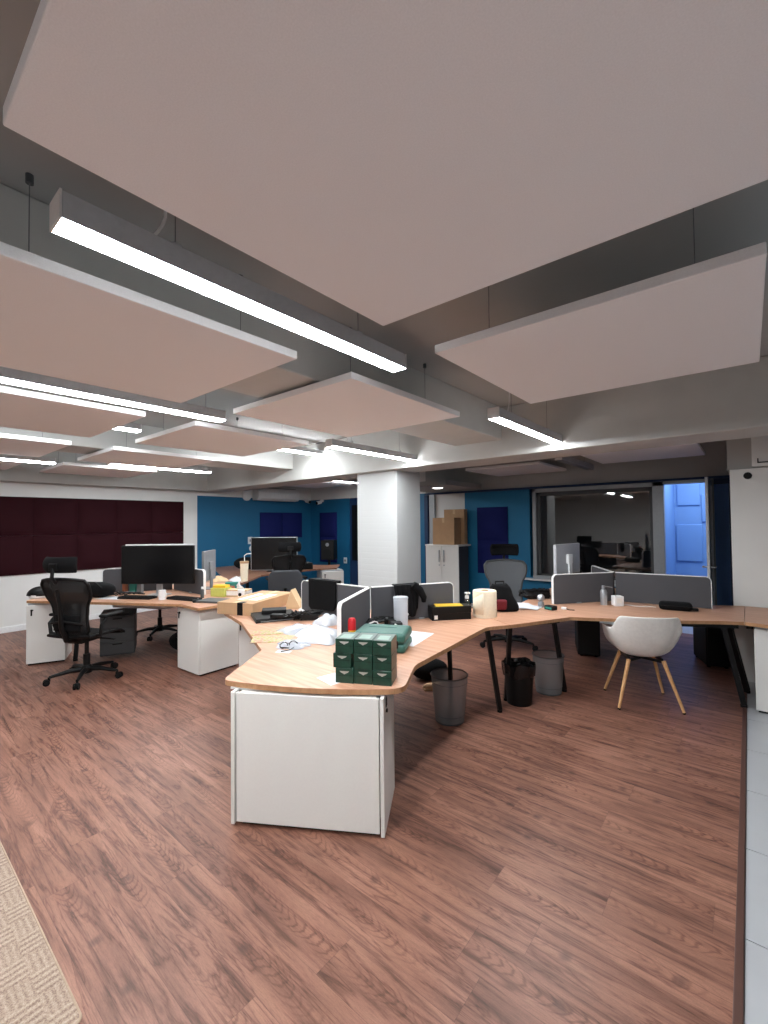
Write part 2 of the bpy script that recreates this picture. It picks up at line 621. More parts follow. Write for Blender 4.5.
# ------------------------------------------------------------------ room shell
CZ = 2.80
struct('floor', MB().span((-8.65, -5, -0.06), (-0.066, 7.5, 0)), 'planks')
fl = struct('floor.001', MB().span((-0.055, -5, -0.08), (4, 7.5, -0.012)), 'grout')
tl = MB()
for i in range(7):
    for j in range(21):
        x0, y0 = -0.048 + i * 0.6, -5 + j * 0.6
        x1, y1 = min(x0 + 0.594, 3.99), min(y0 + 0.594, 7.49)
        tl.span((x0, y0, -0.012), (x1, y1, -0.004))
struct('floor_tiles', tl, 'tile', parent=fl)
struct('trim_1', MB().span((-0.078, -5, -0.03), (-0.05, 5.6, 0.005)), 'skirting', bevel=0.004)
struct('ceiling', MB().span((-8.75, -5, CZ), (4.1, 7.7, CZ + 0.1)), 'ceiling')
struct('wall_left', MB().span((-8.75, -5, 0), (-8.65, 4.47, CZ)), 'wall_white')
struct('wall_left.001', MB().span((-8.75, 4.47, 0), (-8.65, 7.6, 2.19)), 'blue')
struct('wall_left.002', MB().span((-8.75, 4.47, 2.19), (-8.65, 7.6, CZ)), 'wall_white')
struct('wall_front', MB().span((-8.75, -5.1, 0), (4.1, -5, CZ)), 'wall_white')
struct('wall_right', MB().span((4, -5, 0), (4.1, 7.6, CZ)), 'wall_white')
struct('baseboard_left', MB().span((-8.65, -5, 0), (-8.635, 4.6, 0.09)), 'white_metal', bevel=0.004)
# back wall at y = 7.5, in pieces around the door, the window and the doorway
wb = MB().span((-8.65, 7.5, 0), (-7.30, 7.6, 2.19)).span((-6.6, 7.5, 0), (-5.1, 7.6, 2.19))
struct('wall_back', wb, 'blue')
struct('wall_back.001', MB().span((-8.65, 7.5, 2.19), (-5.1, 7.6, CZ)), 'wall_white')
struct('wall_back.002', MB().span((-5.1, 7.5, 0), (-4.20, 7.6, 2.17)), 'wall_white')
struct('wall_back.003', MB().span((-4.20, 7.5, 0), (-2.93, 7.6, 2.17)), 'teal_blue_lit')
struct('wall_back.004', MB().span((-5.1, 7.5, 2.19), (4, 7.6, CZ)), 'wall_grey')
struct('wall_back.005', MB().span((-2.93, 7.5, 0), (-0.98, 7.6, 0.64)), 'teal_blue_lit')
struct('wall_back.006', MB().span((-0.36, 7.5, 0), (-0.2, 7.6, 2.08)), 'blue_room')  # brighter blue put into the colour, as little light reaches this strip
struct('wall_back.008', MB().span((-0.2, 7.47, 0), (4, 7.6, 2.17)).span((-0.36, 7.5, 2.08), (-0.2, 7.6, 2.17)), 'blue_deep')
struct('trim_2', MB().span((-5.1, 7.46, 2.155), (0.4, 7.52, 2.19)), 'blue_deep')
struct('trim_3', MB().span((-5.1, 7.46, 0), (-0.95, 7.50, 0.06)), 'white_metal')
# dark doorway in the back wall, left of the pillar
d1 = struct('door_1', MB().span((-7.30, 7.53, 0), (-6.6, 7.58, 2.19)), 'blue_deep')
struct('door_panel', MB().span((-7.22, 7.515, 0.72), (-6.68, 7.535, 2.02)), 'black', parent=d1)
# grey blue post at the edge of the white wall piece
struct('trim_4', MB().span((-5.1, 7.44, 0), (-5.02, 7.5, 2.15)), 'blue_deep')
struct('trim_5', MB().span((-4.98, 7.45, 0), (-4.86, 7.5, 2.15)), 'alu')
# window into the dark studio
w1 = struct('window_1', MB().span((-2.86, 7.44, 0.62), (-2.80, 7.56, 2.15)).span((-1.08, 7.44, 0.62), (-0.94, 7.56, 2.15))
            .span((-2.86, 7.44, 2.09), (-0.94, 7.56, 2.15)).span((-2.86, 7.42, 0.62), (-0.94, 7.56, 0.68)), 'alu', bevel=0.004)
struct('window_frame', MB().span((-2.80, 7.48, 0.68), (-2.74, 7.55, 2.09)).span((-1.12, 7.48, 0.68), (-1.08, 7.55, 2.09))
       .span((-2.80, 7.48, 2.03), (-1.08, 7.55, 2.09)).span((-2.80, 7.48, 0.68), (-1.08, 7.55, 0.71)), 'dark_grey', parent=w1)
struct('window_pane', MB().span((-2.74, 7.51, 0.71), (-1.12, 7.516, 2.03)), 'window_glass', parent=w1)
struct('window_sill', MB().span((-3.05, 7.36, 0.60), (-0.94, 7.46, 0.625)), 'white_metal', parent=w1)
dr = MB().span((-4.6, 10.4, 0), (-1.06, 10.5, 2.5)).span((-4.7, 7.6, 0), (-4.6, 10.5, 2.5)).span((-1.16, 7.6, 0), (-1.06, 10.5, 2.5))
dr.span((-4.7, 7.6, 2.5), (-1.06, 10.5, 2.6)).span((-4.7, 7.6, -0.05), (-1.06, 10.5, 0.0))
struct('wall_studio', dr, 'dark_room')
# blue room behind the doorway
br = MB().span((-1.05, 9.0, 0), (1.0, 9.1, 2.7)).span((-1.05, 7.6, 0), (-0.98, 9.0, 2.7)).span((0.9, 7.6, 0), (1.0, 9.0, 2.7))
br.span((-1.05, 7.6, 2.7), (1.0, 9.1, 2.78))
struct('wall_blue_room', br, 'blue_room')
struct('floor.002', MB().span((-1.05, 7.5, -0.05), (1.0, 9.1, -0.0)), 'tile')
for k, (x0, x1, z0, z1) in enumerate(((-0.94, -0.62, 1.84, 2.20), (-0.60, -0.28, 1.56, 2.02), (-0.96, -0.60, 0.9, 1.52))):
    solo('wall_tile', MB().span((x0, 8.975, z0), (x1, 8.996, z1)), 'blue_room',
         ['upper raised blue wall tile in the lit blue doorway', 'middle raised blue wall tile right of the upper one in the blue doorway',
          'low raised blue wall tile in the lit blue doorway'][k], 'wall tile', group='raised tiles in the blue room', bevel=0.01, seg=3)
# doorway frame and the open glass door leaf
struct('trim_6', MB().span((-0.42, 7.43, 0), (-0.36, 7.56, 2.15)).span((-0.94, 7.43, 2.11), (-0.36, 7.56, 2.155)), 'alu', bevel=0.004)
d2 = struct('door_2', MB().span((-0.405, 6.62, 0.02), (-0.375, 6.69, 2.12)).span((-0.405, 7.36, 0.02), (-0.375, 7.43, 2.12))
            .span((-0.405, 6.69, 2.05), (-0.375, 7.36, 2.12)).span((-0.405, 6.69, 0.02), (-0.375, 7.36, 0.12)), 'white_metal', bevel=0.003)
struct('door_pane', MB().span((-0.393, 6.69, 0.12), (-0.387, 7.36, 2.05)), 'door_glass', parent=d2)
struct('door_handle', MB().cyl((-0.375, 6.655, 1.02), (-0.32, 6.655, 1.02), 0.01).cyl((-0.325, 6.655, 1.02), (-0.325, 6.77, 1.02), 0.009)
       .cyl((-0.405, 6.655, 1.02), (-0.455, 6.655, 1.02), 0.01).cyl((-0.45, 6.655, 1.02), (-0.45, 6.77, 1.02), 0.009), 'steel', parent=d2)
# right-hand white slab wall with the pillar above it
struct('wall_back.007', MB().span((-0.14, 5.66, -0.004), (4, 5.76, 2.10)), 'wall_white')
struct('pillar', MB().span((-0.16, 5.72, 2.10), (4, 6.2, CZ)), 'wall_grey')  # grey puts the dimmer light on this face into the colour
struct('pillar.001', MB().span((0.035, 5.62, 2.115), (4, 5.74, CZ)), 'wall_white')
solo('wall_grommet', MB().lathe([(0.0, 0), (0.034, 0), (0.034, 0.006), (0.026, 0.008), (0.0, 0.003)], caps=False), 'black',
     'small round black grommet near the top of the white slab wall', 'grommet').matrix_world = Matrix.Translation((0.0, 5.66, 2.03)) @ Matrix.Rotation(R(90), 4, 'X')
solo('wall_bracket', MB().span((0.075, 5.60, 2.145), (0.085, 5.62, 2.19)).span((0.075, 5.60, 2.145), (0.17, 5.62, 2.155)), 'black',
     'thin black angle bracket high on the wall at the right edge', 'bracket')

# ceiling beams
bm_ = MB()
a = [(-8.65, 4.55), (4.0, 4.14), (4.0, 4.66), (-8.65, 5.07)]
bm_.prism(a, 2.28, CZ)
struct('ceiling_beam', bm_, 'beam', bevel=0.012)
struct('ceiling_beam.001', MB().span((-2.56, -5, 2.46), (-1.98, 4.42, CZ)), 'beam', bevel=0.01)
struct('ceiling_beam.002', MB().span((-6.14, -5, 2.46), (-5.56, 4.6, CZ)), 'beam', bevel=0.01)
struct('ceiling_beam.003', MB().span((-8.65, -5, 2.27), (-8.38, 4.7, CZ)), 'beam', bevel=0.01)
struct('ceiling.001', MB().span((-5.1, 6.25, 2.22), (-3.85, 7.5, 2.30)), 'wall_grey')
struct('pillar.002', MB().span((-4.21, 4.49, 0), (-3.51, 5.03, 2.30)), 'brick', bevel=0.015)

# ------------------------------------------------------------------ suspended ceiling panels
PZ, PT, PS = 2.40, 0.04, 1.19


def make_panel(label):
    t = thing('acoustic_panel', label, 'ceiling panel', group='suspended ceiling panels')
    part('panel_board', MB().span((-PS / 2, -PS / 2, 0), (PS / 2, PS / 2, PT)), 'panel', t, bevel=0.004, smooth=False)
    for sx in (-1, 1):
        for sy in (-1, 1):
            w = part('wire', MB().cyl((sx * 0.405, sy * 0.405, PT), (sx * 0.405, sy * 0.405, CZ - PZ), 0.0018, seg=6), 'wire', t)
            part('anchor', MB().cyl((sx * 0.405, sy * 0.405, CZ - PZ - 0.03), (sx * 0.405, sy * 0.405, CZ - PZ), 0.012, seg=10), 'dark_grey', w)
    return t


PX = [-0.535, -2.27, -4.01, -5.75, -7.50]
PLAB = {
    (0, 0): 'huge pale ceiling panel overhead, nearest the camera, filling the top of the view',
    (1, 0): 'pale ceiling panel at the left edge, between the nearest lamp and the second lamp',
    (2, 0): 'ceiling panel just beyond the second hanging lamp, cut by the left edge',
    (3, 0): 'ceiling panel two beyond the second lamp in the nearest row, at the left edge',
    (4, 0): 'small sliver of ceiling panel lowest at the left edge above the dark red tiles',
    (0, 1): 'pale ceiling panel at the upper right, above the short lamp and big cross beam',
    (1, 1): 'pale square ceiling panel at the centre, right below the end of the nearest lamp',
    (2, 1): 'ceiling panel left of the pillar, just beyond the lamp that ends at the pillar',
    (3, 1): 'ceiling panel third from the right in the second row, towards the dark red tiles',
    (4, 1): 'farthest ceiling panel before the left wall, above the right end of the dark red tiles',
}
p0 = None
for (i, j), lab in PLAB.items():
    loc = (PX[i], 0.775 if j == 0 else 2.345, PZ)
    if p0 is None:
        p0 = make_panel(lab)
        p0.location = loc
    else:
        dup(p0, loc, None, lab)
for x, y, z, lab in ((-1.0, 6.25, 2.41, 'ceiling panel behind the cross beam above the dark studio window'),
                     (-2.86, 6.80, 2.41, 'ceiling panel behind the cross beam above the navy wall tiles'),
                     (-7.1, 6.2, 2.41, 'ceiling panel behind the beam by the air conditioner in the blue corner')):
    dup(p0, (x, y, z), None, lab)


# ------------------------------------------------------------------ linear lamps
def make_lamp(name, label, L, lit=True, drop=0.34, kind='lamp', glow=0.002):
    t = thing(name, label, 'lamp', group='long hanging lamps')
    w, h = 0.088, 0.075
    part('housing', MB().span((-w / 2, 0.006, glow), (w / 2, L - 0.006, h)), 'lamp_body', t, bevel=0.002)
    part('diffuser', MB().span((-w / 2 + 0.002, 0.006, 0.0), (w / 2 - 0.002, L - 0.006, glow + 0.001)), kind if lit else 'grey_plastic', t, smooth=False)
    for y0, y1 in ((0, 0.006), (L - 0.006, L)):
        part('end_cap', MB().span((-w / 2 - 0.002, y0, -0.001), (w / 2 + 0.002, y1, h + 0.002)), 'lamp_cap', t, bevel=0.001)
    for y in (0.32, L - 0.32):
        hw = part('hanger_wire', MB().cyl((0, y, h), (0, y, drop), 0.0016, seg=6), 'wire', t)
        part('hanger_clip', MB().box((0, y, h + 0.012), (0.03, 0.03, 0.024)), 'steel', hw)
    pts = [(0, 0.24 + 0.05 * math.sin(k / 10 * PI * 1.4), h + (drop - h) * k / 10) for k in range(11)]
    part('power_cord', MB().tube(pts, 0.005, 8), 'lamp_cap', t)
    return t


LAMPS = [
    (-1.40, 0.33, 2.40, 1.50, 'lamp', 'nearest long lit lamp hanging at the upper left under the big panel'),
    (-3.14, 0.33, 2.40, 1.50, 'lamp', 'second lit lamp from the front, running in from the left edge'),
    (-1.40, 2.93, 2.345, 1.42, 'lamp', 'short lit lamp at right of centre ending at the cross beam'),
    (-3.14, 2.95, 2.345, 1.45, 'lamp', 'lit lamp ending right above the white brick pillar'),
    (-4.88, 0.40, 2.57, 1.50, 'lamp_low', 'lit lamp hidden behind panels left of the second lamp, only its end showing'),
    (-4.88, 2.95, 2.60, 1.50, 'lamp', 'lit lamp above the left opening between beam and pillar'),
    (-6.66, 0.10, 2.37, 1.50, 'lamp_low', 'lit lamp low at the left edge near the dark red tiles'),
    (-6.66, 2.20, 2.42, 1.45, 'lamp', 'farthest lit lamp, near the corner of the white and blue walls'),
    (-1.40, -2.30, 2.40, 1.50, 'lamp', 'unseen lamp added behind the camera to light the open floor'),  # this and the next two: unseen, added to brighten near floor and panel
    (-3.14, -2.30, 2.40, 1.50, 'lamp', 'unseen lamp added behind the camera, left of the other one'),
    (0.45, -1.2, 2.40, 1.50, 'lamp', 'unseen lamp added behind the camera over the pale tiles'),
]
for x, y, z, L, kind, lab in LAMPS:
    t = make_lamp('linear_lamp', lab, L, True, CZ - z, kind, 0.002 if x > -2 else 0.008 if x > -4 else 0.018)
    t.location = (x, y, z)
t = make_lamp('linear_lamp', 'unlit grey lamp behind the cross beam, between the two far panels', 1.5, False, CZ - 2.38)
t.location = (-1.86, 5.75, 2.38)
t = make_lamp('linear_lamp', 'lit lamp behind the beam in the blue corner by the air conditioner', 1.4, True, CZ - 2.42)
t.location = (-6.2, 5.55, 2.42)
t = thing('downlight', 'small oval lit downlight beside the top of the white pillar', 'lamp', (-4.2, 6.55, 2.2))
part('rim', MB().lathe([(0.09, 0), (0.10, 0.0), (0.10, 0.02), (0.0, 0.02)], caps=False), 'white_metal', t)
part('diffuser', MB().lathe([(0.0, -0.012), (0.06, -0.01), (0.09, 0.0)], caps=False), 'spot', t)

# ------------------------------------------------------------------ wall tiles, air conditioner, small wall devices


def cushion(w, h, d):
    """padded tile standing in the local xz plane, bulging along -y"""
    m = MB()

    def f(u, v):
        a, b = 2 * u - 1, 2 * v - 1
        return (a * w / 2, -d * (0.35 + 0.65 * (1 - a ** 4) * (1 - b ** 4)), b * h / 2)
    m.grid(f, 14, 14)
    m.box((0, -d * 0.17, 0), (w, d * 0.34, h))
    return m


ordn = ['rightmost', 'second from the right', 'third from the right', 'fourth from the right', 'fifth from the right', 'sixth from the right']
t0 = None
for r in range(2):
    for c in range(6):
        lab = 'dark red padded wall tile, %s in the %s row' % (ordn[c], ('upper', 'lower')[r])
        loc = (-8.65, 4.18 - 0.3 - c * 0.595, (1.755, 1.155)[r])
        if t0 is None:
            t0 = solo('padded_wall_tile', cushion(0.592, 0.597, 0.075), 'maroon', lab, 'wall tile', loc, R(90), 'dark red padded tiles')
        else:
            dup(t0, loc, R(90), lab)
n0 = None
for loc, rz, lab in (((-8.65, 6.26, 1.56), 90, 'navy padded tile on the left of the pair below the air conditioner'),
                     ((-8.65, 6.88, 1.56), 90, 'navy padded tile on the right of the pair below the air conditioner'),
                     ((-8.0, 7.5, 1.56), 0, 'upper navy padded tile left of the pillar beside the dark doorway'),
                     ((-8.0, 7.5, 0.95), 0, 'lower navy padded tile left of the pillar behind the black loudspeaker'),
                     ((-3.63, 7.5, 1.56), 0, 'upper navy padded tile above the grey mesh chair'),
                     ((-3.63, 7.5, 0.95), 0, 'lower navy padded tile behind the headrest of the grey mesh chair')):
    if n0 is None:
        n0 = solo('padded_wall_tile', cushion(0.60, 0.61, 0.07), 'navy', lab, 'wall tile', loc, R(rz), 'navy padded tiles')
    else:
        dup(n0, loc, R(rz), lab)

t = thing('air_conditioner', 'white wall-mounted air conditioner high on the blue wall', 'air conditioner', (-8.65, 6.35, 2.14))
pr_ = [(0, 0.0), (0.19, 0.0), (0.24, 0.06), (0.245, 0.17), (0.21, 0.27), (0, 0.28)]
m = MB()
m.grid(lambda u, v: (pr_[round(u * 5)][0], -0.58 + 1.16 * v, pr_[round(u * 5)][1]), 5, 1)
for s in (-0.58, 0.58):
    m.b.faces.new([m.b.verts.new((q[0], s, q[1])) for q in pr_])
bmesh.ops.remove_doubles(m.b, verts=m.b.verts[:], dist=1e-5)
part('body', m, 'white_metal', t, smooth=False, bevel=0.006)
part('air_flap', MB().box((0.205, 0, 0.012), (0.08, 1.02, 0.008), ry=R(-35)), 'lamp_cap', t)
part('intake_grille', MB().box((0.12, 0, 0.283), (0.16, 1.0, 0.008)), 'grey_plastic', t)
m = MB().lathe([(0.0, 0.03), (0.10, 0.03), (0.12, 0.0)], caps=False).lathe([(0.12, 0), (0.0, 0)], caps=False)
o = solo('round_vent', m, 'white_metal', 'round white wall vent left of the air conditioner', 'vent')
o.matrix_world = Matrix.Translation((-8.65, 5.62, 2.24)) @ Matrix.Rotation(R(90), 4, 'Y')
for k, (loc, rz, lab) in enumerate((((-8.65, 7.28, 2.2), 0, 'small white camera on the blue wall, left of the corner'),
                                    ((-8.2, 7.5, 2.16), -90, 'small white camera on the blue wall, right of the corner'))):
    t = thing('security_camera', lab, 'camera', loc, R(rz), 'small wall cameras')
    part('mount', MB().cyl((0, 0, 0), (0.07, 0, 0), 0.03).cyl((0.05, 0, 0), (0.1, 0, -0.02), 0.015), 'white_metal', t)
    part('camera_body', MB().cyl((0.07, 0, -0.03), (0.2, 0, -0.06), 0.042), 'white_metal', t)
    part('lens', MB().cyl((0.195, 0, -0.06), (0.21, 0, -0.063), 0.035), 'black', t)
for loc, lab, shp in (((-8.65, 5.70, 1.23), 'white rectangular switch plate on the blue wall left of the far monitor', 0),
                      ((-8.65, 5.74, 1.05), 'round white wall socket just below the switch plate', 1)):
    m = MB().span((0, -0.055, -0.08), (0.018, 0.055, 0.08)) if shp == 0 else MB().cyl((0, 0, 0), (0.03, 0, 0), 0.065)
    t = thing('wall_switch' if shp == 0 else 'wall_socket', lab, 'switch' if shp == 0 else 'socket', loc)
    part('plate', m, 'white_metal', t, bevel=0.004)
    part('insert', MB().span((0.018, -0.02, -0.03), (0.022, 0.02, 0.03)) if shp == 0 else MB().cyl((0.03, 0, 0), (0.033, 0, 0), 0.03), 'grey_plastic', t)
t = thing('wall_socket', 'white wall socket low on the blue wall beside the dark doorway', 'socket', (-7.42, 7.5, 0.71), R(-90))
part('plate', MB().span((0, -0.05, -0.07), (0.018, 0.05, 0.07)), 'white_metal', t, bevel=0.004)
part('insert', MB().cyl((0.018, 0, 0), (0.021, 0, 0), 0.03), 'grey_plastic', t)

# ------------------------------------------------------------------ rug
t = thing('rug', 'pale beige woven rug at the lower left corner of the floor', 'rug', (0, 0, 0))


def rrect(x0, y0, x1, y1, r, n=6):
    out = []
    for cx, cy, a0 in ((x1 - r, y1 - r, 0), (x0 + r, y1 - r, 90), (x0 + r, y0 + r, 180), (x1 - r, y0 + r, 270)):
        for k in range(n + 1):
            a = R(a0 + 90 * k / n)
            out.append((cx + r * math.cos(a), cy + r * math.sin(a)))
    return out


part('weave', MB().prism(rrect(-4.4, -2.2, -1.688, 0.492, 0.03), 0.0, 0.009), 'rug', t)
rp = rrect(-4.4, -2.2, -1.688, 0.492, 0.03)
part('bound_edge', MB().tube([(x, y, 0.006) for x, y in rp], 0.005, 6, closed=True), 'rug_edge', t)

# ------------------------------------------------------------------ desks
DZ = 0.74


def rounded(pts, radii, n=6):
    """round the corners of a polygon"""
    out = []
    N = len(pts)
    for i, p in enumerate(pts):
        r = radii.get(i, 0)
        if not r:
            out.append(p)
            continue
        P, A, B = Vector(p), Vector(pts[i - 1]), Vector(pts[(i + 1) % N])
        u, v = (A - P).normalized(), (B - P).normalized()
        a, b = P + u * r, P + v * r
        for k in range(n + 1):
            s = k / n
            q = a * (1 - s) ** 2 + P * 2 * s * (1 - s) + b * s * s
            out.append((q.x, q.y))
    return out


def worktop(t, pts, m='oak', e='oak_edge', thick=0.028):
    part('worktop', MB().prism(pts, DZ - thick, DZ), m, t, smooth=False)
    strip = MB()
    n = len(pts)
    c = Vector((sum(p[0] for p in pts) / n, sum(p[1] for p in pts) / n))
    area = sum(pts[i][0] * pts[(i + 1) % n][1] - pts[(i + 1) % n][0] * pts[i][1] for i in range(n))
    sg = 1 if area > 0 else -1
    off = []
    for i in range(n):
        a, b = Vector(pts[i - 1]), Vector(pts[(i + 1) % n])
        d = (b - a).normalized()
        off.append((pts[i][0] + sg * d.y * 0.0015, pts[i][1] - sg * d.x * 0.0015))
    lo = [strip.b.verts.new((p[0], p[1], DZ - thick - 0.0005)) for p in off]
    hi = [strip.b.verts.new((p[0], p[1], DZ - 0.003)) for p in off]
    for i in range(n):
        k = (i + 1) % n
        strip.b.faces.new((lo[i], lo[k], hi[k], hi[i]))
    part('edge_band', strip, e, t, smooth=False)


def pol(h, al, ang, off=0.0):
    """point at distance al along direction ang from hub h, shifted off to the left of it"""
    a = R(ang)
    return (h[0] + al * math.cos(a) - off * math.sin(a), h[1] + al * math.sin(a) + off * math.cos(a))


def steel_leg(t, a, b, w=0.035, name='leg'):
    o = part(name, MB().bar(a, b, w, w), 'black_metal', t, bevel=0.004)
    part('foot', MB().cyl((b[0], b[1], 0), (b[0], b[1], 0.02), w * 0.62, seg=14), 'rubber', o)


# front star-shaped desk
H1 = (-2.41, 2.71)
arc = []
A0, A1 = Vector((-2.26, 1.315)), Vector((-1.395, 1.83))
nrm = Vector((A1 - A0).normalized().yx) * Vector((1, -1))
for k in range(1, 10):
    s = k / 10
    q = A0.lerp(A1, s) + nrm * 0.055 * 4 * s * (1 - s)
    arc.append((q.x, q.y))
P1 = [(-2.26, 1.315)] + arc + [(-1.395, 1.83), (-1.57, 2.17), (-1.67, 3.31), (-1.55, 3.49), (-2.17, 3.85), (-2.28, 3.66),
      (-3.28, 3.07), (-3.98, 3.07), (-3.98, 2.33), (-3.44, 2.18), (-2.58, 1.79)]
P1 = rounded(P1, {0: 0.05, 10: 0.08, 11: 0.06, 12: 0.05})
t1 = thing('star_desk', 'front three-winged desk with pale oak top, bowed near end holding the green boxes', 'desk')
worktop(t1, P1)
part('support_beam', MB().bar((-2.35, 2.6, 0.69), (-2.02, 2.0, 0.69), 0.06, 0.035).bar((-2.45, 2.71, 0.69), (-3.5, 2.71, 0.69), 0.06, 0.035)
     .bar((-2.35, 2.8, 0.69), (-1.92, 3.55, 0.69), 0.06, 0.035), 'black_metal', t1)
steel_leg(t1, (-1.71, 3.40, 0.71), (-1.65, 3.49, 0.02))
steel_leg(t1, (-2.36, 2.68, 0.71), (-2.36, 2.68, 0.02), 0.045)
steel_leg(t1, (-1.93, 3.15, 0.71), (-1.93, 3.18, 0.02), 0.03)
part('modesty_panel', MB().bar((-2.30, 2.5, 0.52), (-2.05, 2.05, 0.52), 0.015, 0.32).bar((-2.6, 2.71, 0.52), (-3.4, 2.71, 0.52), 0.015, 0.32), 'dark_grey', t1)

# link table between the two star desks
t = thing('link_table', 'narrow oak-topped table section joining the two star desks, cream roll side', 'desk')
worktop(t, [(-1.547, 3.495), (-1.25, 4.10), (-1.87, 4.46), (-2.167, 3.855)])
part('support_beam', MB().bar((-1.86, 3.70, 0.69), (-1.58, 4.24, 0.69), 0.05, 0.035).bar((-1.66, 3.62, 0.69), (-1.36, 4.12, 0.69), 0.03, 0.035), 'black_metal', t)
steel_leg(t, (-1.62, 3.66, 0.71), (-1.71, 3.75, 0.02))
steel_leg(t, (-1.42, 4.16, 0.71), (-1.37, 4.28, 0.02))

# right star-shaped desk
H2 = (-1.09, 5.06)
t2 = thing('star_desk', 'right three-winged desk with pale oak top, behind the white tub chair', 'desk')
P2 = [(-1.248, 4.102), (-0.89, 4.29), (-0.5, 4.50), (-0.2, 4.70), (-0.052, 4.765), (-0.052, 5.64), (-0.35, 5.5), (-1.38, 6.25), (-2.0, 5.9), (-1.868, 4.462)]
worktop(t2, rounded(P2, {1: 0.1, 3: 0.1}))
part('support_beam', MB().bar((-1.08, 5.0, 0.69), (-0.12, 5.0, 0.69), 0.06, 0.04).bar((-1.1, 5.0, 0.69), (-1.48, 4.35, 0.69), 0.06, 0.04)
     .bar((-0.5, 4.66, 0.69), (-0.1, 4.86, 0.69), 0.05, 0.05), 'black_metal', t2)
steel_leg(t2, (-0.20, 4.84, 0.71), (-0.07, 4.86, 0.02), 0.04)
steel_leg(t2, (-0.17, 5.00, 0.71), (-0.05, 5.28, 0.02), 0.04)
steel_leg(t2, (-1.75, 5.98, 0.71), (-1.75, 6.05, 0.02), 0.04)
part('modesty_panel', MB().bar((-1.0, 5.16, 0.52), (-0.62, 5.16, 0.52), 0.015, 0.32), 'black_metal', t2)

t = thing('end_table', 'oak-topped end table on the pale tiles at the right edge', 'desk')
worktop(t, [(-0.047, 4.765), (0.08, 4.75), (0.9, 4.75), (0.9, 5.64), (-0.047, 5.64)])
part('support_beam', MB().span((-0.12 + 0.08, 4.9, 0.66), (0.02, 5.4, 0.71)), 'black_metal', t)
part('panel_leg', MB().span((0.86, 4.82, -0.004), (0.89, 5.5, 0.712)), 'white_lam', t)

# left and far star desks
H0 = (-5.66, 2.61)


def star(label, h, name='star_desk', hw=0.33, L=1.25, ch=0.9, m='oak', nudge={}):
    t = thing(name, label, 'desk')
    pts = []
    for ang in (0, 120, 240):
        pts += [pol(h, ch, ang, -hw), pol(h, L, ang, -hw), pol(h, L, ang, hw), pol(h, ch, ang, hw)]
    for k, v in nudge.items():
        pts[k] = v
    worktop(t, pts, m)
    for ang in (0, 120, 240):
        steel_leg(t, pol(h, L - 0.25, ang) + (0.71,), pol(h, L - 0.2, ang) + (0.02,), 0.04)
        part('support_beam', MB().bar(pol(h, 0.1, ang) + (0.685,), pol(h, L - 0.3, ang) + (0.685,), 0.06, 0.04), 'white_metal', t)
    return t


t0d = star('left three-winged oak desk in front of the dark red tiles', H0, nudge={1: (-4.38, 2.27), 2: (-4.38, 2.95), 9: (-7.02, 1.66), 10: (-6.45, 1.29), 5: pol(H0, 0.93, 120, -0.33), 6: pol(H0, 0.93, 120, 0.33)}, m='oak')
part('cable_tray', MB().bar((-6.12, 2.14, 0.62), (-5.45, 2.50, 0.62), 0.2, 0.07).bar((-5.25, 2.6, 0.63), (-4.95, 2.6, 0.63), 0.14, 0.05), 'white_metal', t0d, bevel=0.006)
H3 = (-7.05, 4.95)
t3 = thing('star_desk', 'far dark-topped desk in the blue corner under the far monitor', 'desk')
P3 = [(-7.05 - 1.2, 4.6), pol(H3, 0.9, 300, -0.34), pol(H0, 0.935, 120, 0.33), pol(H0, 0.935, 120, -0.46), pol(H3, 0.85, 300, 0.34), pol(H3, 0.85, 60, -0.34),
      (-6.13, 5.95), (-6.6, 6.5), pol(H3, 1.3, 60, 0.34), (-7.05 - 1.2, 5.5)]
worktop(t3, P3, 'oak_dark', 'oak_dark')
for p in ((-6.3, 4.1), (-8.0, 5.0), (-6.6, 5.9)):
    steel_leg(t3, p + (0.71,), p + (0.02,), 0.04)


# dividers ------------------------------------------------------------
def divider(h, ang, L, label, z1=1.045, s=0.02):
    t = thing('desk_divider', label, 'desk divider', (h[0], h[1], DZ), R(ang), 'grey desk dividers')
    hh = z1 - DZ
    r = 0.045
    prof = [(s, 0.002), (L, 0.002), (L, hh - r)]
    for k in range(1, 7):
        a = R(90 * k / 6)
        prof.append((L - r + r * math.cos(a), hh - r + r * math.sin(a)))
    prof.append((s, hh))
    part('fabric_panel', MB().vprism(prof, (0, 0), 0.0, 0.026), 'char', t)
    path = [(L, 0, 0.004), (L, 0, hh - r)] + [(L - r + r * math.cos(R(90 * k / 6)), 0, hh - r + r * math.sin(R(90 * k / 6))) for k in range(1, 7)] + [(s, 0, hh)]
    mb = MB()
    for p, q in zip(path, path[1:]):
        mb.bar(p, q, 0.007, 0.030, up=(0, 1, 0))
    part('edge_frame', mb, 'white_metal', t, label='pale edge frame')
    part('clamp', MB().box((L * 0.6, 0, -0.0), (0.05, 0.05, 0.02)), 'alu', t)
    return t


HD1, HD2 = (-2.53, 2.84), (-1.13, 5.20)
divider(HD1, -64, 0.77, 'grey divider pointing at the camera behind the red and yellow tube')
divider(HD1, 59.6, 0.81, 'grey divider with the dark jacket draped over it')
divider(HD1, 181, 0.86, 'grey divider with the black cloth hanging on it, beside the cardboard box')
divider(HD2, 232, 0.73, 'grey divider left of the spray bottle in front of the grey monitor back')
divider(HD2, 6, 0.84, 'wide grey divider behind the white tub chair, in front of the blue doorway')
divider(HD2, 120, 0.75, 'grey divider running away behind the right desk, seen edge-on')
HD0 = (-5.92, 2.74)
divider(HD0, 240, 0.82, 'grey divider left of and behind the big black monitor')
divider(HD0, 0, 0.80, 'grey divider right of the big black monitor, beside the yellow-green box')


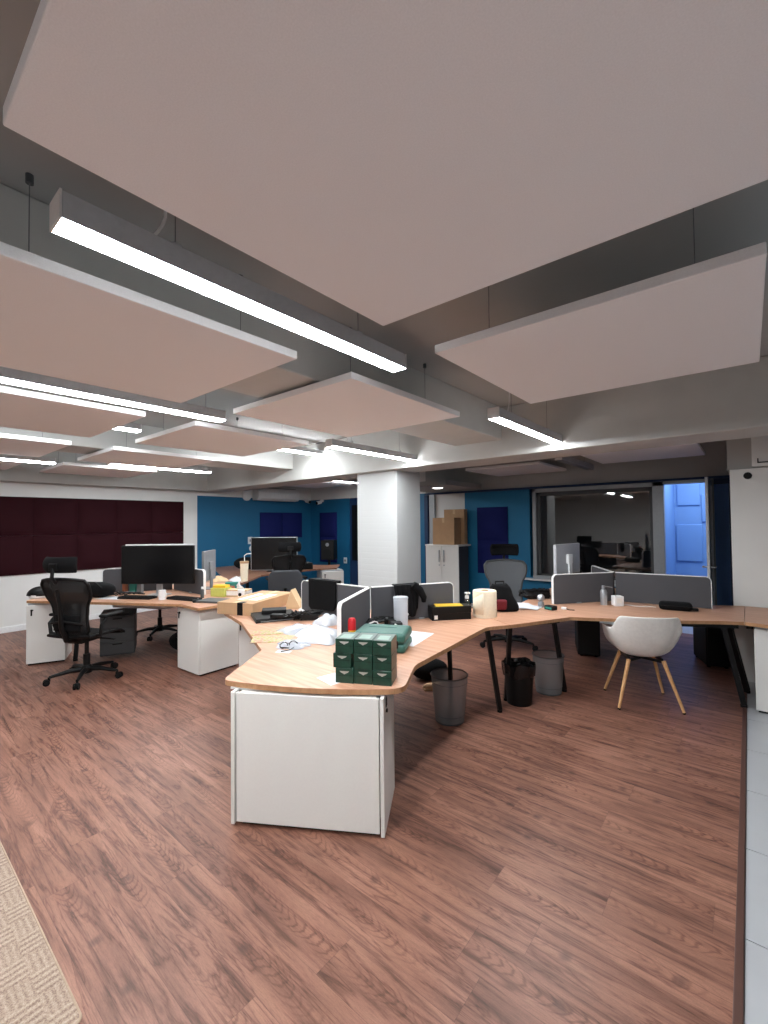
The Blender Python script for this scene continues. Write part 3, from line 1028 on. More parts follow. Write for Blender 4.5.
# pedestals ------------------------------------------------------------
def pedestal(label, loc, rz, w=0.42, d=0.42, h=0.70, z0=0.0, end_panel=False, double=False):
    """drawer cabinet; drawer front on the local -y face, lock near its top left"""
    t = thing('desk_pedestal', label, 'cabinet', loc, rz, 'white desk pedestals')
    part('carcass', MB().span((-w / 2, -d / 2 + 0.018, 0.02), (w / 2, d / 2, h - 0.012)), 'white_lam', t, bevel=0.002)
    part('plinth', MB().span((-w / 2 + 0.015, -d / 2 + 0.03, 0), (w / 2 - 0.015, d / 2 - 0.02, 0.02)), 'black', t)
    f = part('front_door', MB().span((-w / 2 + 0.002, -d / 2, 0.022), (w / 2 - 0.002, -d / 2 + 0.016, h - 0.012)), 'white_lam', t, bevel=0.002)
    part('lock', MB().cyl((-w / 2 + 0.05, -d / 2 - 0.008, h - 0.07), (-w / 2 + 0.05, -d / 2, h - 0.07), 0.012).box((-w / 2 + 0.05, -d / 2 - 0.012, h - 0.105), (0.014, 0.006, 0.05))
         .box((-w / 2 + 0.058, -d / 2 - 0.018, h - 0.068), (0.02, 0.014, 0.012)), 'black', f)
    part('top_rail', MB().span((-w / 2 + 0.01, -d / 2 + 0.03, h - 0.012), (w / 2 - 0.01, d / 2 - 0.02, h + 0.011)), 'alu', t)
    return t


# big end cabinet of the front desk: slab sides, flat end panel, a door on each long side
ea = math.atan2(1.73 - 1.30, 2.15 - 1.45)
c0 = Vector((-2.15, 1.30))
ex, ey = Vector((math.cos(ea), math.sin(ea))), Vector((-math.sin(ea), math.cos(ea)))
ctr = c0 + ex * 0.41 + ey * 0.21
t = thing('end_cabinet', 'wide white cabinet carrying the bowed near end of the front desk', 'cabinet', (ctr.x, ctr.y, 0), ea)
part('end_panel', MB().span((-0.385, -0.205, 0.022), (0.385, -0.187, 0.70)), 'white_lam', t, bevel=0.002)
part('carcass', MB().span((-0.37, -0.187, 0.022), (0.37, 0.21, 0.70)), 'white_lam', t)
part('plinth', MB().span((-0.36, -0.18, 0), (0.36, 0.2, 0.022)), 'black', t)
for s in (-1, 1):
    sp = part('side_slab', MB().span((s * 0.392, -0.213, 0.012), (s * 0.412, 0.215, 0.705)), 'white_lam', t, bevel=0.002)
    part('hinge', MB().box((s * 0.4135, -0.12, 0.655), (0.004, 0.03, 0.045)).cyl((s * 0.412, -0.12, 0.61), (s * 0.42, -0.12, 0.61), 0.01), 'black', sp)
part('desk_bracket', MB().span((-0.44, -0.16, 0.70), (0.40, 0.18, 0.7115)), 'lamp_cap', t)

pedestal('white pedestal with its lock, under the left end of the left desk', (-6.51, 1.53, 0), R(66), 0.37, 0.42)
pedestal('white pedestal under the right end of the left desk, left of the gap', (-4.70, 2.56, 0), R(2), 0.44, 0.48)
pedestal('white pedestal under the cardboard box end of the front desk', (-3.66, 2.66, 0), R(0), 0.42, 0.48)
pedestal('white pedestal at the right edge standing on the pale tiles', (0.30, 5.06, -0.004), R(180), 0.58, 0.52, 0.70)
pedestal('white pedestal under the far desk in the blue corner', (-6.28, 5.92, 0), R(62), 0.42, 0.42)
t = thing('mobile_cabinet', 'dark grey low cabinet beneath the left desk behind the black mesh chair', 'cabinet', (-6.04, 2.12, 0), R(66))
part('carcass', MB().span((-0.18, -0.2, 0.05), (0.18, 0.2, 0.52)), 'dark_grey', t, bevel=0.006)
part('top', MB().span((-0.185, -0.225, 0.52), (0.185, 0.205, 0.538)), 'black', t, bevel=0.004)
for k in range(3):
    d = part('drawer', MB().span((-0.172, -0.215, 0.065 + k * 0.15), (0.172, -0.2, 0.205 + k * 0.15)), 'dark_grey', t, bevel=0.003)
    part('handle', MB().box((0, -0.22, 0.185 + k * 0.15), (0.1, 0.012, 0.012)), 'black', d)

# ------------------------------------------------------------------ chairs


def swivel_base(t, z_col=0.42, rad=0.315, rot=0.2):
    part('gas_column', MB().cyl((0, 0, 0.07), (0, 0, 0.26), 0.032).cyl((0, 0, 0.26), (0, 0, z_col), 0.02), 'black', t)
    part('base_hub', MB().lathe([(0.0, 0.06), (0.05, 0.065), (0.055, 0.12), (0.036, 0.145), (0.0, 0.145)], caps=False), 'black', t)
    for k in range(5):
        a = rot + 2 * PI * k / 5
        c, s = math.cos(a), math.sin(a)
        m = MB()
        m.tube([(0.03 * c, 0.03 * s, 0.105), (0.15 * c, 0.15 * s, 0.105), (rad * c, rad * s, 0.078)], [0.027, 0.023, 0.014], 10)
        lg = part('base_leg', m, 'black', t)
        q = (rad * c, rad * s)
        n = Vector((-s, c))
        m = MB()
        for sg in (-1, 1):
            p = Vector((q[0] + 0.02 * c, q[1] + 0.02 * s)) + n * 0.016 * sg
            m.cyl((p.x - n.x * 0.009, p.y - n.y * 0.009, 0.03), (p.x + n.x * 0.009, p.y + n.y * 0.009, 0.03), 0.03, seg=18)
        m.cyl((q[0], q[1], 0.035), (q[0], q[1], 0.08), 0.01).box((q[0] + 0.012 * c, q[1] + 0.012 * s, 0.052), (0.05, 0.02, 0.02), rz=a)
        part('caster', m, 'rubber', lg)


def back_w(v):
    """half width of the mesh back at height fraction v"""
    pts = [(0, 0.17), (0.12, 0.2), (0.3, 0.185), (0.5, 0.20), (0.75, 0.262), (0.9, 0.272), (1.0, 0.235)]
    for (a, x), (b, y) in zip(pts, pts[1:]):
        if v <= b:
            s = (v - a) / (b - a)
            s = s * s * (3 - 2 * s)
            return x + (y - x) * s
    return pts[-1][1]


def back_pt(a, v):
    """a in -1..1 across, v in 0..1 up; the sitter faces +y"""
    z = 0.50 + 0.56 * v
    y = -0.20 - 0.10 * v + 0.05 * math.sin(v * PI * 0.9) - 0.055 * (1 - a * a) + (0.02 if v < 0.1 else 0)
    return (a * back_w(v), y, z + 0.02 * (1 - a * a) * (v - 0.5) * 2)


def mesh_chair(label, loc, rz, mesh='mesh_black', frame='black', name='mesh_office_chair', headrest=True):
    t = thing(name, label, 'chair', loc, rz, 'swivel office chairs')
    swivel_base(t)
    part('mechanism', MB().box((0, -0.02, 0.43), (0.17, 0.26, 0.06)).cyl((0.08, 0.03, 0.42), (0.26, 0.05, 0.41), 0.008).box((0.27, 0.05, 0.41), (0.05, 0.03, 0.012)), 'black', t, bevel=0.01)
    m = MB()
    m.grid(lambda u, v: ((2 * u - 1) * (0.235 - 0.02 * (v < 0.05)), -0.21 + 0.44 * v, 0.475 + 0.012 * abs(2 * u - 1) ** 2 - 0.05 * max(0, v - 0.8) ** 2 * 20 + 0.012 * (1 - v)), 12, 12)
    s_ = part('seat', m, 'soft_black', t, solid=0.02)
    ring = [((2 * u - 1) * 0.238, -0.215 + 0.45 * v, 0.47 + 0.012 * abs(2 * u - 1) ** 2 - max(0, v - 0.8) ** 2 + 0.012 * (1 - v)) for u, v in
            [(k / 8, 0) for k in range(9)] + [(1, k / 8) for k in range(1, 9)] + [(1 - k / 8, 1) for k in range(1, 9)] + [(0, 1 - k / 8) for k in range(1, 8)]]
    part('seat_frame', MB().tube(ring, 0.016, 8, closed=True), frame, s_)
    m = MB()
    m.grid(lambda u, v: back_pt(2 * u - 1, v), 14, 16)
    b_ = part('backrest', m, mesh, t, solid=0.004)
    edge = [back_pt(-1 + 2 * k / 8, 0) for k in range(9)] + [back_pt(1, k / 12) for k in range(1, 13)] + \
           [back_pt(1 - 2 * k / 8, 1) for k in range(1, 9)] + [back_pt(-1, 1 - k / 12) for k in range(1, 12)]
    part('back_frame', MB().tube(edge, 0.015, 8, closed=True), frame, b_)
    part('lumbar_pad', MB().grid(lambda u, v: (back_pt((2 * u - 1) * 0.75, 0.12 + 0.26 * v)[0], back_pt((2 * u - 1) * 0.75, 0.12 + 0.26 * v)[1] - 0.02, back_pt(0, 0.12 + 0.26 * v)[2]), 8, 6), 'soft_black', b_, solid=0.014)
    part('back_spine', MB().tube([(0, -0.10, 0.43), (0, -0.24, 0.46), (0, -0.30, 0.6), (0, -0.32, 0.8), (0, -0.36, 0.98)], [0.03, 0.03, 0.024, 0.018, 0.014], 8)
         .tube([(-0.19, -0.24, 0.62), (0, -0.305, 0.66), (0.19, -0.24, 0.62)], 0.011, 8), 'black', t)
    for sg in (-1, 1):
        ar = part('armrest', MB().tube([(sg * 0.16, -0.13, 0.47), (sg * 0.29, -0.14, 0.5), (sg * 0.305, -0.14, 0.6), (sg * 0.3, -0.08, 0.66)], [0.02, 0.02, 0.018, 0.018], 8), 'black', t)
        part('arm_pad', MB().box((sg * 0.295, 0.0, 0.68), (0.085, 0.26, 0.03)), 'rubber', ar, bevel=0.014, seg=3)
    if headrest:
        m = MB()
        m.grid(lambda u, v: ((2 * u - 1) * (0.185 - 0.02 * abs(2 * v - 1) ** 3), -0.32 - 0.06 * (1 - (2 * u - 1) ** 2) + 0.025 * abs(2 * v - 1) ** 2, 1.145 + 0.145 * v), 12, 8)
        h_ = part('headrest', m, 'soft_black', t, solid=0.03, bevel=0.008)
        part('headrest_bracket', MB().tube([(0, -0.365, 1.04), (0, -0.41, 1.10), (0, -0.40, 1.19)], 0.017, 8).box((0, -0.395, 1.2), (0.09, 0.025, 0.07)), 'black', h_, bevel=0.004)
    return t


mesh_chair('black mesh swivel chair with headrest pulled out at the left desk', (-5.38, 1.58, 0), R(30))
mesh_chair('grey-backed mesh swivel chair with headrest in front of the navy tiles', (-2.40, 5.36, 0), R(-150), 'mesh_grey', 'dark_grey')
mesh_chair('black mesh swivel chair with headrest at the far desk in front of the far monitor', (-6.06, 4.70, 0), R(62))


def task_chair(label, loc, rz, fabric='chair_grey', hide_back=False):
    t = thing('task_chair', label, 'chair', loc, rz, 'swivel office chairs')
    swivel_base(t, 0.42, 0.30, 0.5)
    part('mechanism', MB().box((0, 0, 0.42), (0.2, 0.24, 0.05)), 'black', t, bevel=0.008)
    part('seat', MB().box((0, 0.02, 0.475), (0.48, 0.47, 0.075)), fabric, t, bevel=0.035, seg=4)
    m = MB()
    m.grid(lambda u, v: ((2 * u - 1) * 0.225 * (1 - 3.2 * max(0, v - 0.72) ** 2), -0.22 - 0.06 * v - 0.03 * (1 - (2 * u - 1) ** 2), 0.56 + 0.42 * v), 10, 10)
    part('backrest', m, fabric, t, solid=0.05, bevel=0.02, seg=3)
    part('back_bar', MB().tube([(0, -0.05, 0.42), (0, -0.27, 0.44), (0, -0.31, 0.56), (0, -0.32, 0.75)], 0.018, 8), 'black', t)
    for sg in (-1, 1):
        ar = part('armrest', MB().tube([(sg * 0.2, -0.05, 0.45), (sg * 0.28, -0.06, 0.47), (sg * 0.285, -0.06, 0.62)], 0.014, 8), 'black', t)
        part('arm_pad', MB().box((sg * 0.285, 0.0, 0.635), (0.07, 0.25, 0.03)), 'rubber', ar, bevel=0.012)
    return t


task_chair('dark grey fabric task chair behind the cardboard box, left of the pillar', (-4.98, 3.86, 0), R(50))
task_chair('black task chair tucked behind the left desk, its star base showing beneath', (-6.62, 2.86, 0), R(-75), 'soft_black')

# white tub chair with wooden legs
t = thing('tub_chair', 'white plastic tub armchair with four wooden legs at the right desk', 'chair', (-0.765, 4.465, 0), R(27))


def rim(th):
    """th = 0 at the front, PI at the back"""
    a = abs(((th + PI) % (2 * PI)) - PI) / PI
    if a < 0.18:
        z = 0.445
    elif a < 0.46:
        s = (a - 0.18) / 0.28
        s = s * s * (3 - 2 * s)
        z = 0.445 + 0.225 * s
    elif a < 0.67:
        z = 0.67
    elif a < 0.76:
        s = (a - 0.67) / 0.09
        s = s * s * (3 - 2 * s)
        z = 0.67 + 0.125 * s
    else:
        z = 0.795
    rx = 0.305 if a > 0.3 else 0.27
    rx = 0.262 + 0.04 * math.sin(min(1, a / 0.55) * PI / 2)
    ry = 0.24 if a < 0.5 else 0.275
    if a > 0.7:
        rx *= 1 + 0.08 * (a - 0.7)
    return rx, ry, z


m = MB()


def shell(u, v):
    th = 2 * PI * u
    rx, ry, z = rim(th)
    k = v ** 0.62
    e = 2.6
    c, s = math.cos(th), math.sin(th)
    q = (abs(c) ** e + abs(s) ** e) ** (-1 / e)
    zz = 0.415 + (z - 0.415) * v ** 2.3
    return (rx * k * s * q, ry * k * c * q, zz)


m.grid(shell, 56, 16, wrap=True)
bmesh.ops.remove_doubles(m.b, verts=m.b.verts[:], dist=1e-5)
part('seat_shell', m, 'shell', t, solid=0.008, sub=1)
part('under_frame', MB().bar((-0.14, -0.13, 0.39), (0.14, 0.13, 0.39), 0.02, 0.02).bar((0.14, -0.13, 0.39), (-0.14, 0.13, 0.39), 0.02, 0.02)
     .cyl((0, 0, 0.39), (0, 0, 0.42), 0.05).bar((-0.13, -0.12, 0.40), (-0.13, 0.12, 0.40), 0.012, 0.03).bar((0.13, -0.12, 0.40), (0.13, 0.12, 0.40), 0.012, 0.03), 'black_metal', t)
for sx in (-1, 1):
    for sy in (-1, 1):
        lg = part('leg', MB().cyl((sx * 0.135, sy * 0.125, 0.40), (sx * 0.245, sy * 0.22, 0.012), 0.017, 0.011, seg=16), 'beech', t, label='pale wooden leg')
        part('foot', MB().cyl((sx * 0.244, sy * 0.219, 0.012), (sx * 0.247, sy * 0.222, 0.0), 0.0115, seg=14), 'rubber', lg)


# ------------------------------------------------------------------ bins
def mesh_bin(label, loc, h=0.37, r0=0.105, r1=0.135):
    t = thing('mesh_bin', label, 'bin', loc, 0, 'wire mesh bins')
    part('mesh_wall', MB().lathe([(r0, 0.012), (r1, h)], caps=False, seg=40), 'bin_mesh', t)
    part('bottom', MB().lathe([(0.0, 0.0), (r0, 0.0), (r0, 0.014), (0.0, 0.014)], caps=False), 'dark_grey', t)
    part('rim', MB().tube([(r1 * math.cos(2 * PI * k / 36), r1 * math.sin(2 * PI * k / 36), h) for k in range(36)], 0.006, 8, closed=True), 'dark_grey', t)
    part('wire_ribs', MB().tube([(r0 * 1.04 * math.cos(2 * PI * k / 36), r0 * 1.04 * math.sin(2 * PI * k / 36), 0.06) for k in range(36)], 0.002, 6, closed=True)
         .tube([(r1 * .985 * math.cos(2 * PI * k / 36), r1 * .985 * math.sin(2 * PI * k / 36), h - 0.05) for k in range(36)], 0.002, 6, closed=True), 'dark_grey', t)
    return t


mesh_bin('wire mesh bin nearest the camera under the front desk edge', (-1.90, 3.10, 0), 0.365, 0.115, 0.147)
mesh_bin('wire mesh bin right of the black bin, behind the thin table leg', (-1.485, 4.19, 0), 0.345, 0.115, 0.14)
t = thing('waste_bin', 'black plastic bin with a black liner bag hanging over its rim', 'bin', (-1.60, 3.78, 0))
part('bucket', MB().lathe([(0.0, 0.0), (0.105, 0.0), (0.13, 0.32), (0.124, 0.32), (0.1, 0.01), (0.0, 0.01)], caps=False), 'black', t)
m = MB()


def liner(u, v):
    th = 2 * PI * u
    w = 0.006 * math.sin(th * 9 + v * 3) + 0.004 * math.sin(th * 17)
    r = 0.122 + 0.016 * math.sin(v * PI) + w
    z = 0.30 + 0.055 * math.sin(v * PI) + 0.008 * math.sin(th * 5) - 0.10 * max(0, v - 0.5) * (1 + 0.3 * math.sin(th * 4))
    r += 0.012 * max(0, v - 0.3)
    return (r * math.cos(th), r * math.sin(th), z)


m.grid(liner, 60, 8, wrap=True)
part('liner_bag', m, 'bag_black', t)


# ------------------------------------------------------------------ things on the front desk
def crumple(w, d, h, seed, nu=22, nv=18, holes=0.0):
    rnd = random.Random(seed)
    ph = [(rnd.uniform(2, 9), rnd.uniform(2, 9), rnd.uniform(0, 6.28), rnd.uniform(0.3, 1)) for _ in range(7)]
    m = MB()

    def f(u, v):
        a, b = 2 * u - 1, 2 * v - 1
        n = sum(k * math.sin(p * u * 2 + q * v * 2 + r) for p, q, r, k in ph) / 5
        e = max(0, (1 - abs(a) ** 2.5)) * max(0, (1 - abs(b) ** 2.5))
        wob = 1 + 0.13 * math.sin(5 * math.atan2(b, a) + seed) * max(abs(a), abs(b))
        ca, cb = a * math.sqrt(1 - b * b / 2), b * math.sqrt(1 - a * a / 2)
        return (ca * w / 2 * wob, cb * d / 2 * wob, 0.003 + h * e * (0.55 + 0.55 * abs(n)))
    m.grid(f, nu, nv)
    base = [f(k / nu, 0) for k in range(nu)] + [f(1, k / nv) for k in range(nv)] + [f(1 - k / nu, 1) for k in range(nu)] + [f(0, 1 - k / nv) for k in range(nv)]
    m.b.faces.new([m.b.verts.new((p[0], p[1], 0.001)) for p in base])
    return m


# nine small dark green cartons, 3 x 3
u_ = Vector((-1.475 + 1.735, 1.845 - 1.665)).normalized()
v_ = Vector((-u_.y, u_.x))
u_ = Vector((math.cos(R(27)), math.sin(R(27))))
v_ = Vector((-u_.y, u_.x))
ga = R(27)
BW, BH, BD = 0.101, 0.078, 0.15
g0 = None
for r in range(3):
    for c in range(3):
        jig = [0.0, -0.014, 0.0][r] if c == 0 else 0.0
        loc = Vector((-1.738, 1.672)) + u_ * (BW / 2 + c * (BW + 0.003) + jig) + v_ * (BD / 2 + 0.004 * ((r + c) % 2))
        lab = 'small dark green carton, %s in the %s row of the stack' % (('left', 'middle', 'right')[c], ('bottom', 'middle', 'top')[r])
        if g0 is None:
            g0 = thing('green_carton', lab, 'box', group='stacked dark green cartons')
            part('carton', MB().span((-BW / 2, -BD / 2, 0), (BW / 2, BD / 2, BH)), 'green_box', g0, bevel=0.002)
            part('printed_emblem', MB().prism([(-0.027, 0.008), (0.027, 0.008), (0.02, 0.001), (0.008, -0.004), (0.0, -0.009), (-0.008, -0.004), (-0.02, 0.001)], 0, 0.0008), 'silver', g0)
            e = g0.children[-1]
            e.rotation_euler = (R(90), 0, 0)
            e.location = (0, -BD / 2 - 0.0002, BH * 0.72)
            part('lid_label', MB().span((-0.032, -0.055, BH), (0.03, 0.03, BH + 0.0006)), 'lid_print', g0)
            part('lid_seam', MB().span((-BW / 2 - 0.0003, -BD / 2 - 0.0006, BH * 0.52), (BW / 2 + 0.0003, -BD / 2 + 0.001, BH * 0.54)), 'black', g0)
            r0_ = g0
            r0_.location = (loc.x, loc.y, DZ + r * (BH + 0.0012))
            r0_.rotation_euler = (0, 0, ga)
        else:
            dup(g0, (loc.x, loc.y, DZ + r * (BH + 0.0012)), ga, lab)

# green power tool case
t = thing('tool_case', 'green plastic tool case lying behind the dark green cartons', 'case', (-1.965, 2.345, DZ), math.atan2(2.31 - 2.16, 2.03 - 1.72))
part('lower_shell', MB().span((-0.18, -0.13, 0.0), (0.18, 0.15, 0.058)), 'green_case', t, bevel=0.022, seg=4)
part('lid', MB().span((-0.18, -0.13, 0.061), (0.18, 0.15, 0.128)), 'green_case', t, bevel=0.024, seg=4)
part('embossed_bar', MB().span((-0.11, 0.04, 0.128), (0.09, 0.07, 0.131)), 'green_case', t, bevel=0.002)
for s in (-0.11, 0.11):
    part('latch', MB().box((s, -0.133, 0.06), (0.05, 0.012, 0.05)), 'black', t, bevel=0.003)
part('handle', MB().tube([(-0.06, -0.13, 0.06), (-0.055, -0.165, 0.06), (0.055, -0.165, 0.06), (0.06, -0.13, 0.06)], 0.009, 8), 'green_case', t)

t = thing('glue_tube', 'red-capped yellow tube standing at the end of the near divider', 'tube', (-2.155, 2.235, DZ))
part('body', MB().lathe([(0, 0), (0.027, 0), (0.027, 0.115), (0, 0.115)], caps=False), 'yellow', t)
part('cap', MB().lathe([(0.0, 0.115), (0.029, 0.115), (0.028, 0.18), (0.02, 0.195), (0.0, 0.195)], caps=False), 'red', t)
part('band', MB().lathe([(0.0275, 0.078), (0.0278, 0.078), (0.0278, 0.095), (0.0275, 0.095)], caps=False), 'red', t)
t = thing('clear_tube', 'tall frosted plastic tube standing in front of the jacket', 'container', (-2.25, 2.92, DZ))
part('tube_wall', MB().lathe([(0.058, 0.004), (0.060, 0.235), (0.055, 0.235), (0.053, 0.008)], caps=False), 'tube_clear', t)
part('bottom', MB().lathe([(0, 0), (0.058, 0), (0.058, 0.008), (0, 0.008)], caps=False), 'tube_clear', t)
part('lid', MB().lathe([(0, 0.24), (0.062, 0.24), (0.062, 0.226), (0.06, 0.226)], caps=False), 'tube_clear', t)
t = thing('gadget_pile', 'black gadgets with white cord in the corner of the dividers', 'gadget', (-2.24, 2.68, DZ), R(20))
part('body', MB().box((0, 0, 0.025), (0.2, 0.1, 0.05)).box((0.09, 0.04, 0.04), (0.1, 0.08, 0.07), rz=0.5), 'black', t, bevel=0.01)
part('cord', MB().tube([(-0.12 + 0.03 * k, 0.0 + 0.04 * math.sin(k * 1.3), 0.056 + 0.012 * math.sin(k)) for k in range(9)], 0.006, 8), 'lamp_cap', t)
part('knob', MB().cyl((0.02, 0.02, 0.05), (0.02, 0.02, 0.085), 0.018).sph((0.02, 0.02, 0.09), 0.02), 'black', t)
solo('paper_sheet', MB().span((-0.075, -0.1, 0), (0.075, 0.1, 0.0012)), 'paper', 'white paper sheet sticking out left of the dark green cartons', 'paper', (-1.78, 1.74, DZ), R(-12), 'loose paper sheets')
solo('paper_sheet', MB().span((-0.1, -0.2, 0), (0.1, 0.2, 0.0012)), 'paper', 'white paper sheet right of the green tool case', 'paper', (-1.95, 2.66, DZ), R(12), 'loose paper sheets')
solo('crumpled_bag', crumple(0.36, 0.46, 0.10, 3), 'plastic_bag', 'crumpled white bag lying left of the near divider', 'bag', (-2.52, 2.26, DZ), R(65), 'crumpled bags')
solo('crumpled_bag', crumple(0.26, 0.22, 0.10, 8), 'plastic_bag', 'smaller white crumpled bundle behind the big white bag', 'bag', (-2.80, 2.62, DZ), R(20), 'crumpled bags')
solo('clear_packet', crumple(0.36, 0.26, 0.07, 5), 'clear_bag', 'clear plastic packet with grey contents beside the white bags', 'packet', (-2.78, 2.30, DZ), R(40))
solo('clear_packet', crumple(0.24, 0.20, 0.045, 12), 'clear_bag', 'thin clear plastic packet in front of the big white bag', 'packet', (-2.50, 1.99, DZ), R(20))
solo('grey_cloth', crumple(0.20, 0.12, 0.04, 21), 'grey_plastic', 'grey bundle inside the clear packet', 'cloth', (-2.79, 2.31, DZ), R(40))
solo('sticker_sheet', MB().span((-0.17, -0.09, 0), (0.17, 0.09, 0.004)), 'blister', 'front printed yellow-green sheet before the laptop', 'sheet', (-2.74, 2.02, DZ), R(48), 'printed sheets')
solo('sticker_sheet', MB().span((-0.15, -0.07, 0), (0.15, 0.07, 0.004)), 'blister', 'back printed yellow-green sheet, closest to the laptop edge', 'sheet', (-2.93, 2.13, DZ), R(50), 'printed sheets')
# spectacles
t = thing('spectacles', 'black folded spectacles on the bare oak near the front desk edge', 'glasses', (-2.47, 1.93, DZ), R(70))
for s in (-1, 1):
    part('rim', MB().tube([(s * 0.033 + 0.027 * math.cos(2 * PI * k / 16), 0, 0.024 + 0.021 * math.sin(2 * PI * k / 16)) for k in range(16)], 0.0035, 6, closed=True), 'black', t)
    part('temple', MB().tube([(s * 0.062, 0, 0.034), (s * 0.06, -0.02, 0.02), (-s * 0.01, -0.045 - 0.02 * s, 0.006), (-s * 0.075, -0.05 - 0.02 * s, 0.005)], 0.003, 6), 'black', t)
part('bridge', MB().tube([(-0.007, 0, 0.03), (0, 0, 0.034), (0.007, 0, 0.03)], 0.0025, 6), 'black', t)
solo('paper_scrap', MB().span((-0.05, -0.03, 0), (0.05, 0.03, 0.001)), 'paper', 'white paper scrap under the spectacles', 'paper', (-2.43, 1.86, DZ), R(30))
# black laptop and things on it
t = thing('laptop', 'closed black laptop lying in front of the cardboard box', 'laptop', (-3.36, 2.47, DZ), R(64))
part('body', MB().span((-0.19, -0.17, 0), (0.19, 0.17, 0.022)), 'black', t, bevel=0.006)
part('lid', MB().span((-0.19, -0.17, 0.024), (0.19, 0.17, 0.034)), 'black', t, bevel=0.004)
part('front_vent', MB().span((-0.15, -0.172, 0.008), (0.15, -0.169, 0.015)), 'grey_plastic', t)
solo('hard_drive', MB().span((-0.11, -0.075, 0), (0.11, 0.075, 0.035)), 'black', 'small black drive box on top of the closed laptop', 'hard drive', (-3.42, 2.51, DZ + 0.035), R(52), bevel=0.006)
m = MB()
rnd = random.Random(4)
for q in range(5):
    pts = [(0.14 * math.cos(k * 0.55 + q) * (0.6 + 0.4 * rnd.random()), 0.10 * math.sin(k * 0.6 + q * 1.3) * (0.6 + 0.4 * rnd.random()), 0.012 + 0.06 * abs(math.sin(k * 0.9 + q))) for k in range(16)]
    m.tube(pts, 0.008, 6)
m.box((0.04, 0.0, 0.03), (0.16, 0.10, 0.05), rz=0.4)
solo('cable_tangle', m, 'black', 'tangle of black cables between the laptop and the white bags', 'cables', (-3.08, 2.60, DZ), R(25))
solo('paper_wad', crumple(0.26, 0.14, 0.07, 31), 'paper', 'crumpled white paper behind the black cables', 'paper', (-3.34, 2.88, DZ), R(20))
# large flat cardboard box
t = thing('cardboard_box', 'large flat cardboard box lying across the left wing of the front desk', 'box', (-3.90, 2.66, DZ), R(111))
part('carton', MB().span((-0.37, -0.20, 0), (0.37, 0.20, 0.115)), 'kraft', t, bevel=0.004)
part('shipping_label', MB().span((-0.2, -0.13, 0.115), (0.16, 0.1, 0.1162)), 'tape', t)
part('tape_strip', MB().span((-0.372, -0.03, 0.1155), (0.372, 0.03, 0.1168)), 'kraft_light', t)
part('black_strap', MB().span((-0.3735, -0.09, 0.0), (-0.37, -0.03, 0.117)).span((-0.3735, -0.09, 0.115), (-0.30, -0.03, 0.1175)), 'black', t)
m = MB()
ang = 0
tri = [(-0.085, 0), (0.085, 0), (-0.02, 0.19)]
m.vprism(tri, (0, 0), 0.0, 0.13)
solo('kraft_wedge', m, 'kraft_light', 'upright kraft paper wedge box at the far end of the cardboard box', 'box', (-3.60, 2.90, DZ), R(30), bevel=0.003)
t = thing('small_camera', 'small white round camera behind the kraft wedge box', 'camera', (-3.47, 2.96, DZ))
part('base', MB().lathe([(0, 0), (0.03, 0), (0.028, 0.012), (0.008, 0.02), (0.008, 0.07), (0, 0.07)], caps=False), 'white_metal', t)
part('head', MB().sph((0, 0, 0.10), 0.035), 'white_metal', t)
part('lens', MB().cyl((0.02, -0.025, 0.10), (0.025, -0.032, 0.10), 0.016), 'black', t)


def drape(w, drop_f, drop_b, thick, seed=1, tail=0.0):
    """cloth hung over a divider top that runs along local x; z = 0 is the divider top"""
    m = MB()

    def f(u, v):
        x = (2 * u - 1) * w / 2
        L = drop_f + drop_b
        s = v * L
        fold = 0.014 * math.sin(u * 15 + seed) * min(1, abs(s - drop_b) / 0.08)
        if s < drop_b:
            return (x * (1 - 0.05 * (1 - s / drop_b)), 0.024 + abs(fold), 0.008 - (drop_b - s) * (1 + 0.15 * math.sin(u * 5)))
        k = s - drop_b
        z = -k * (1 - tail * (2 * u - 1) ** 2 * 0.8 + 0.08 * math.sin(u * 7 + seed))
        return (x * (1 - 0.16 * k / drop_f), -0.026 - abs(fold) - 0.03 * (k / drop_f) * (1 + math.sin(u * 9 + seed)) * 0.5, 0.008 + z)
    m.grid(f, 26, 18)
    return m


t = thing('jacket', 'dark jacket draped over the right divider of the front desk', 'jacket', pol(HD1, 0.34, 59.6) + (1.055,), R(59.6))
part('cloth', drape(0.24, 0.29, 0.2, 0.01, 2, 0.35), 'soft_black', t, solid=0.012)
part('sleeve', MB().tube([(0.05, -0.05, 0.0), (0.11, -0.06, -0.05), (0.15, -0.06, -0.12), (0.15, -0.055, -0.16)], [0.03, 0.034, 0.028, 0.02], 10), 'soft_black', t)
part('button', MB().sph((-0.02, -0.085, -0.25), 0.011), 'white_metal', t)
t = thing('black_cloth', 'flat black cloth hung over the divider left of the pillar', 'cloth', pol(HD1, 0.56, 181) + (1.055,), R(181))
m = MB()
part('cloth', MB().vprism([(-0.19, 0.01), (0.17, 0.01), (0.17, -0.24), (0.14, -0.27), (-0.16, -0.255), (-0.19, -0.22)], (0, 0.032), 0.0, 0.02)
     .vprism([(-0.19, 0.012), (0.17, 0.012), (0.16, -0.15), (-0.18, -0.15)], (0, -0.03), 0.0, 0.02).box((-0.01, 0, 0.012), (0.36, 0.084, 0.012)), 'soft_black', t, bevel=0.008)

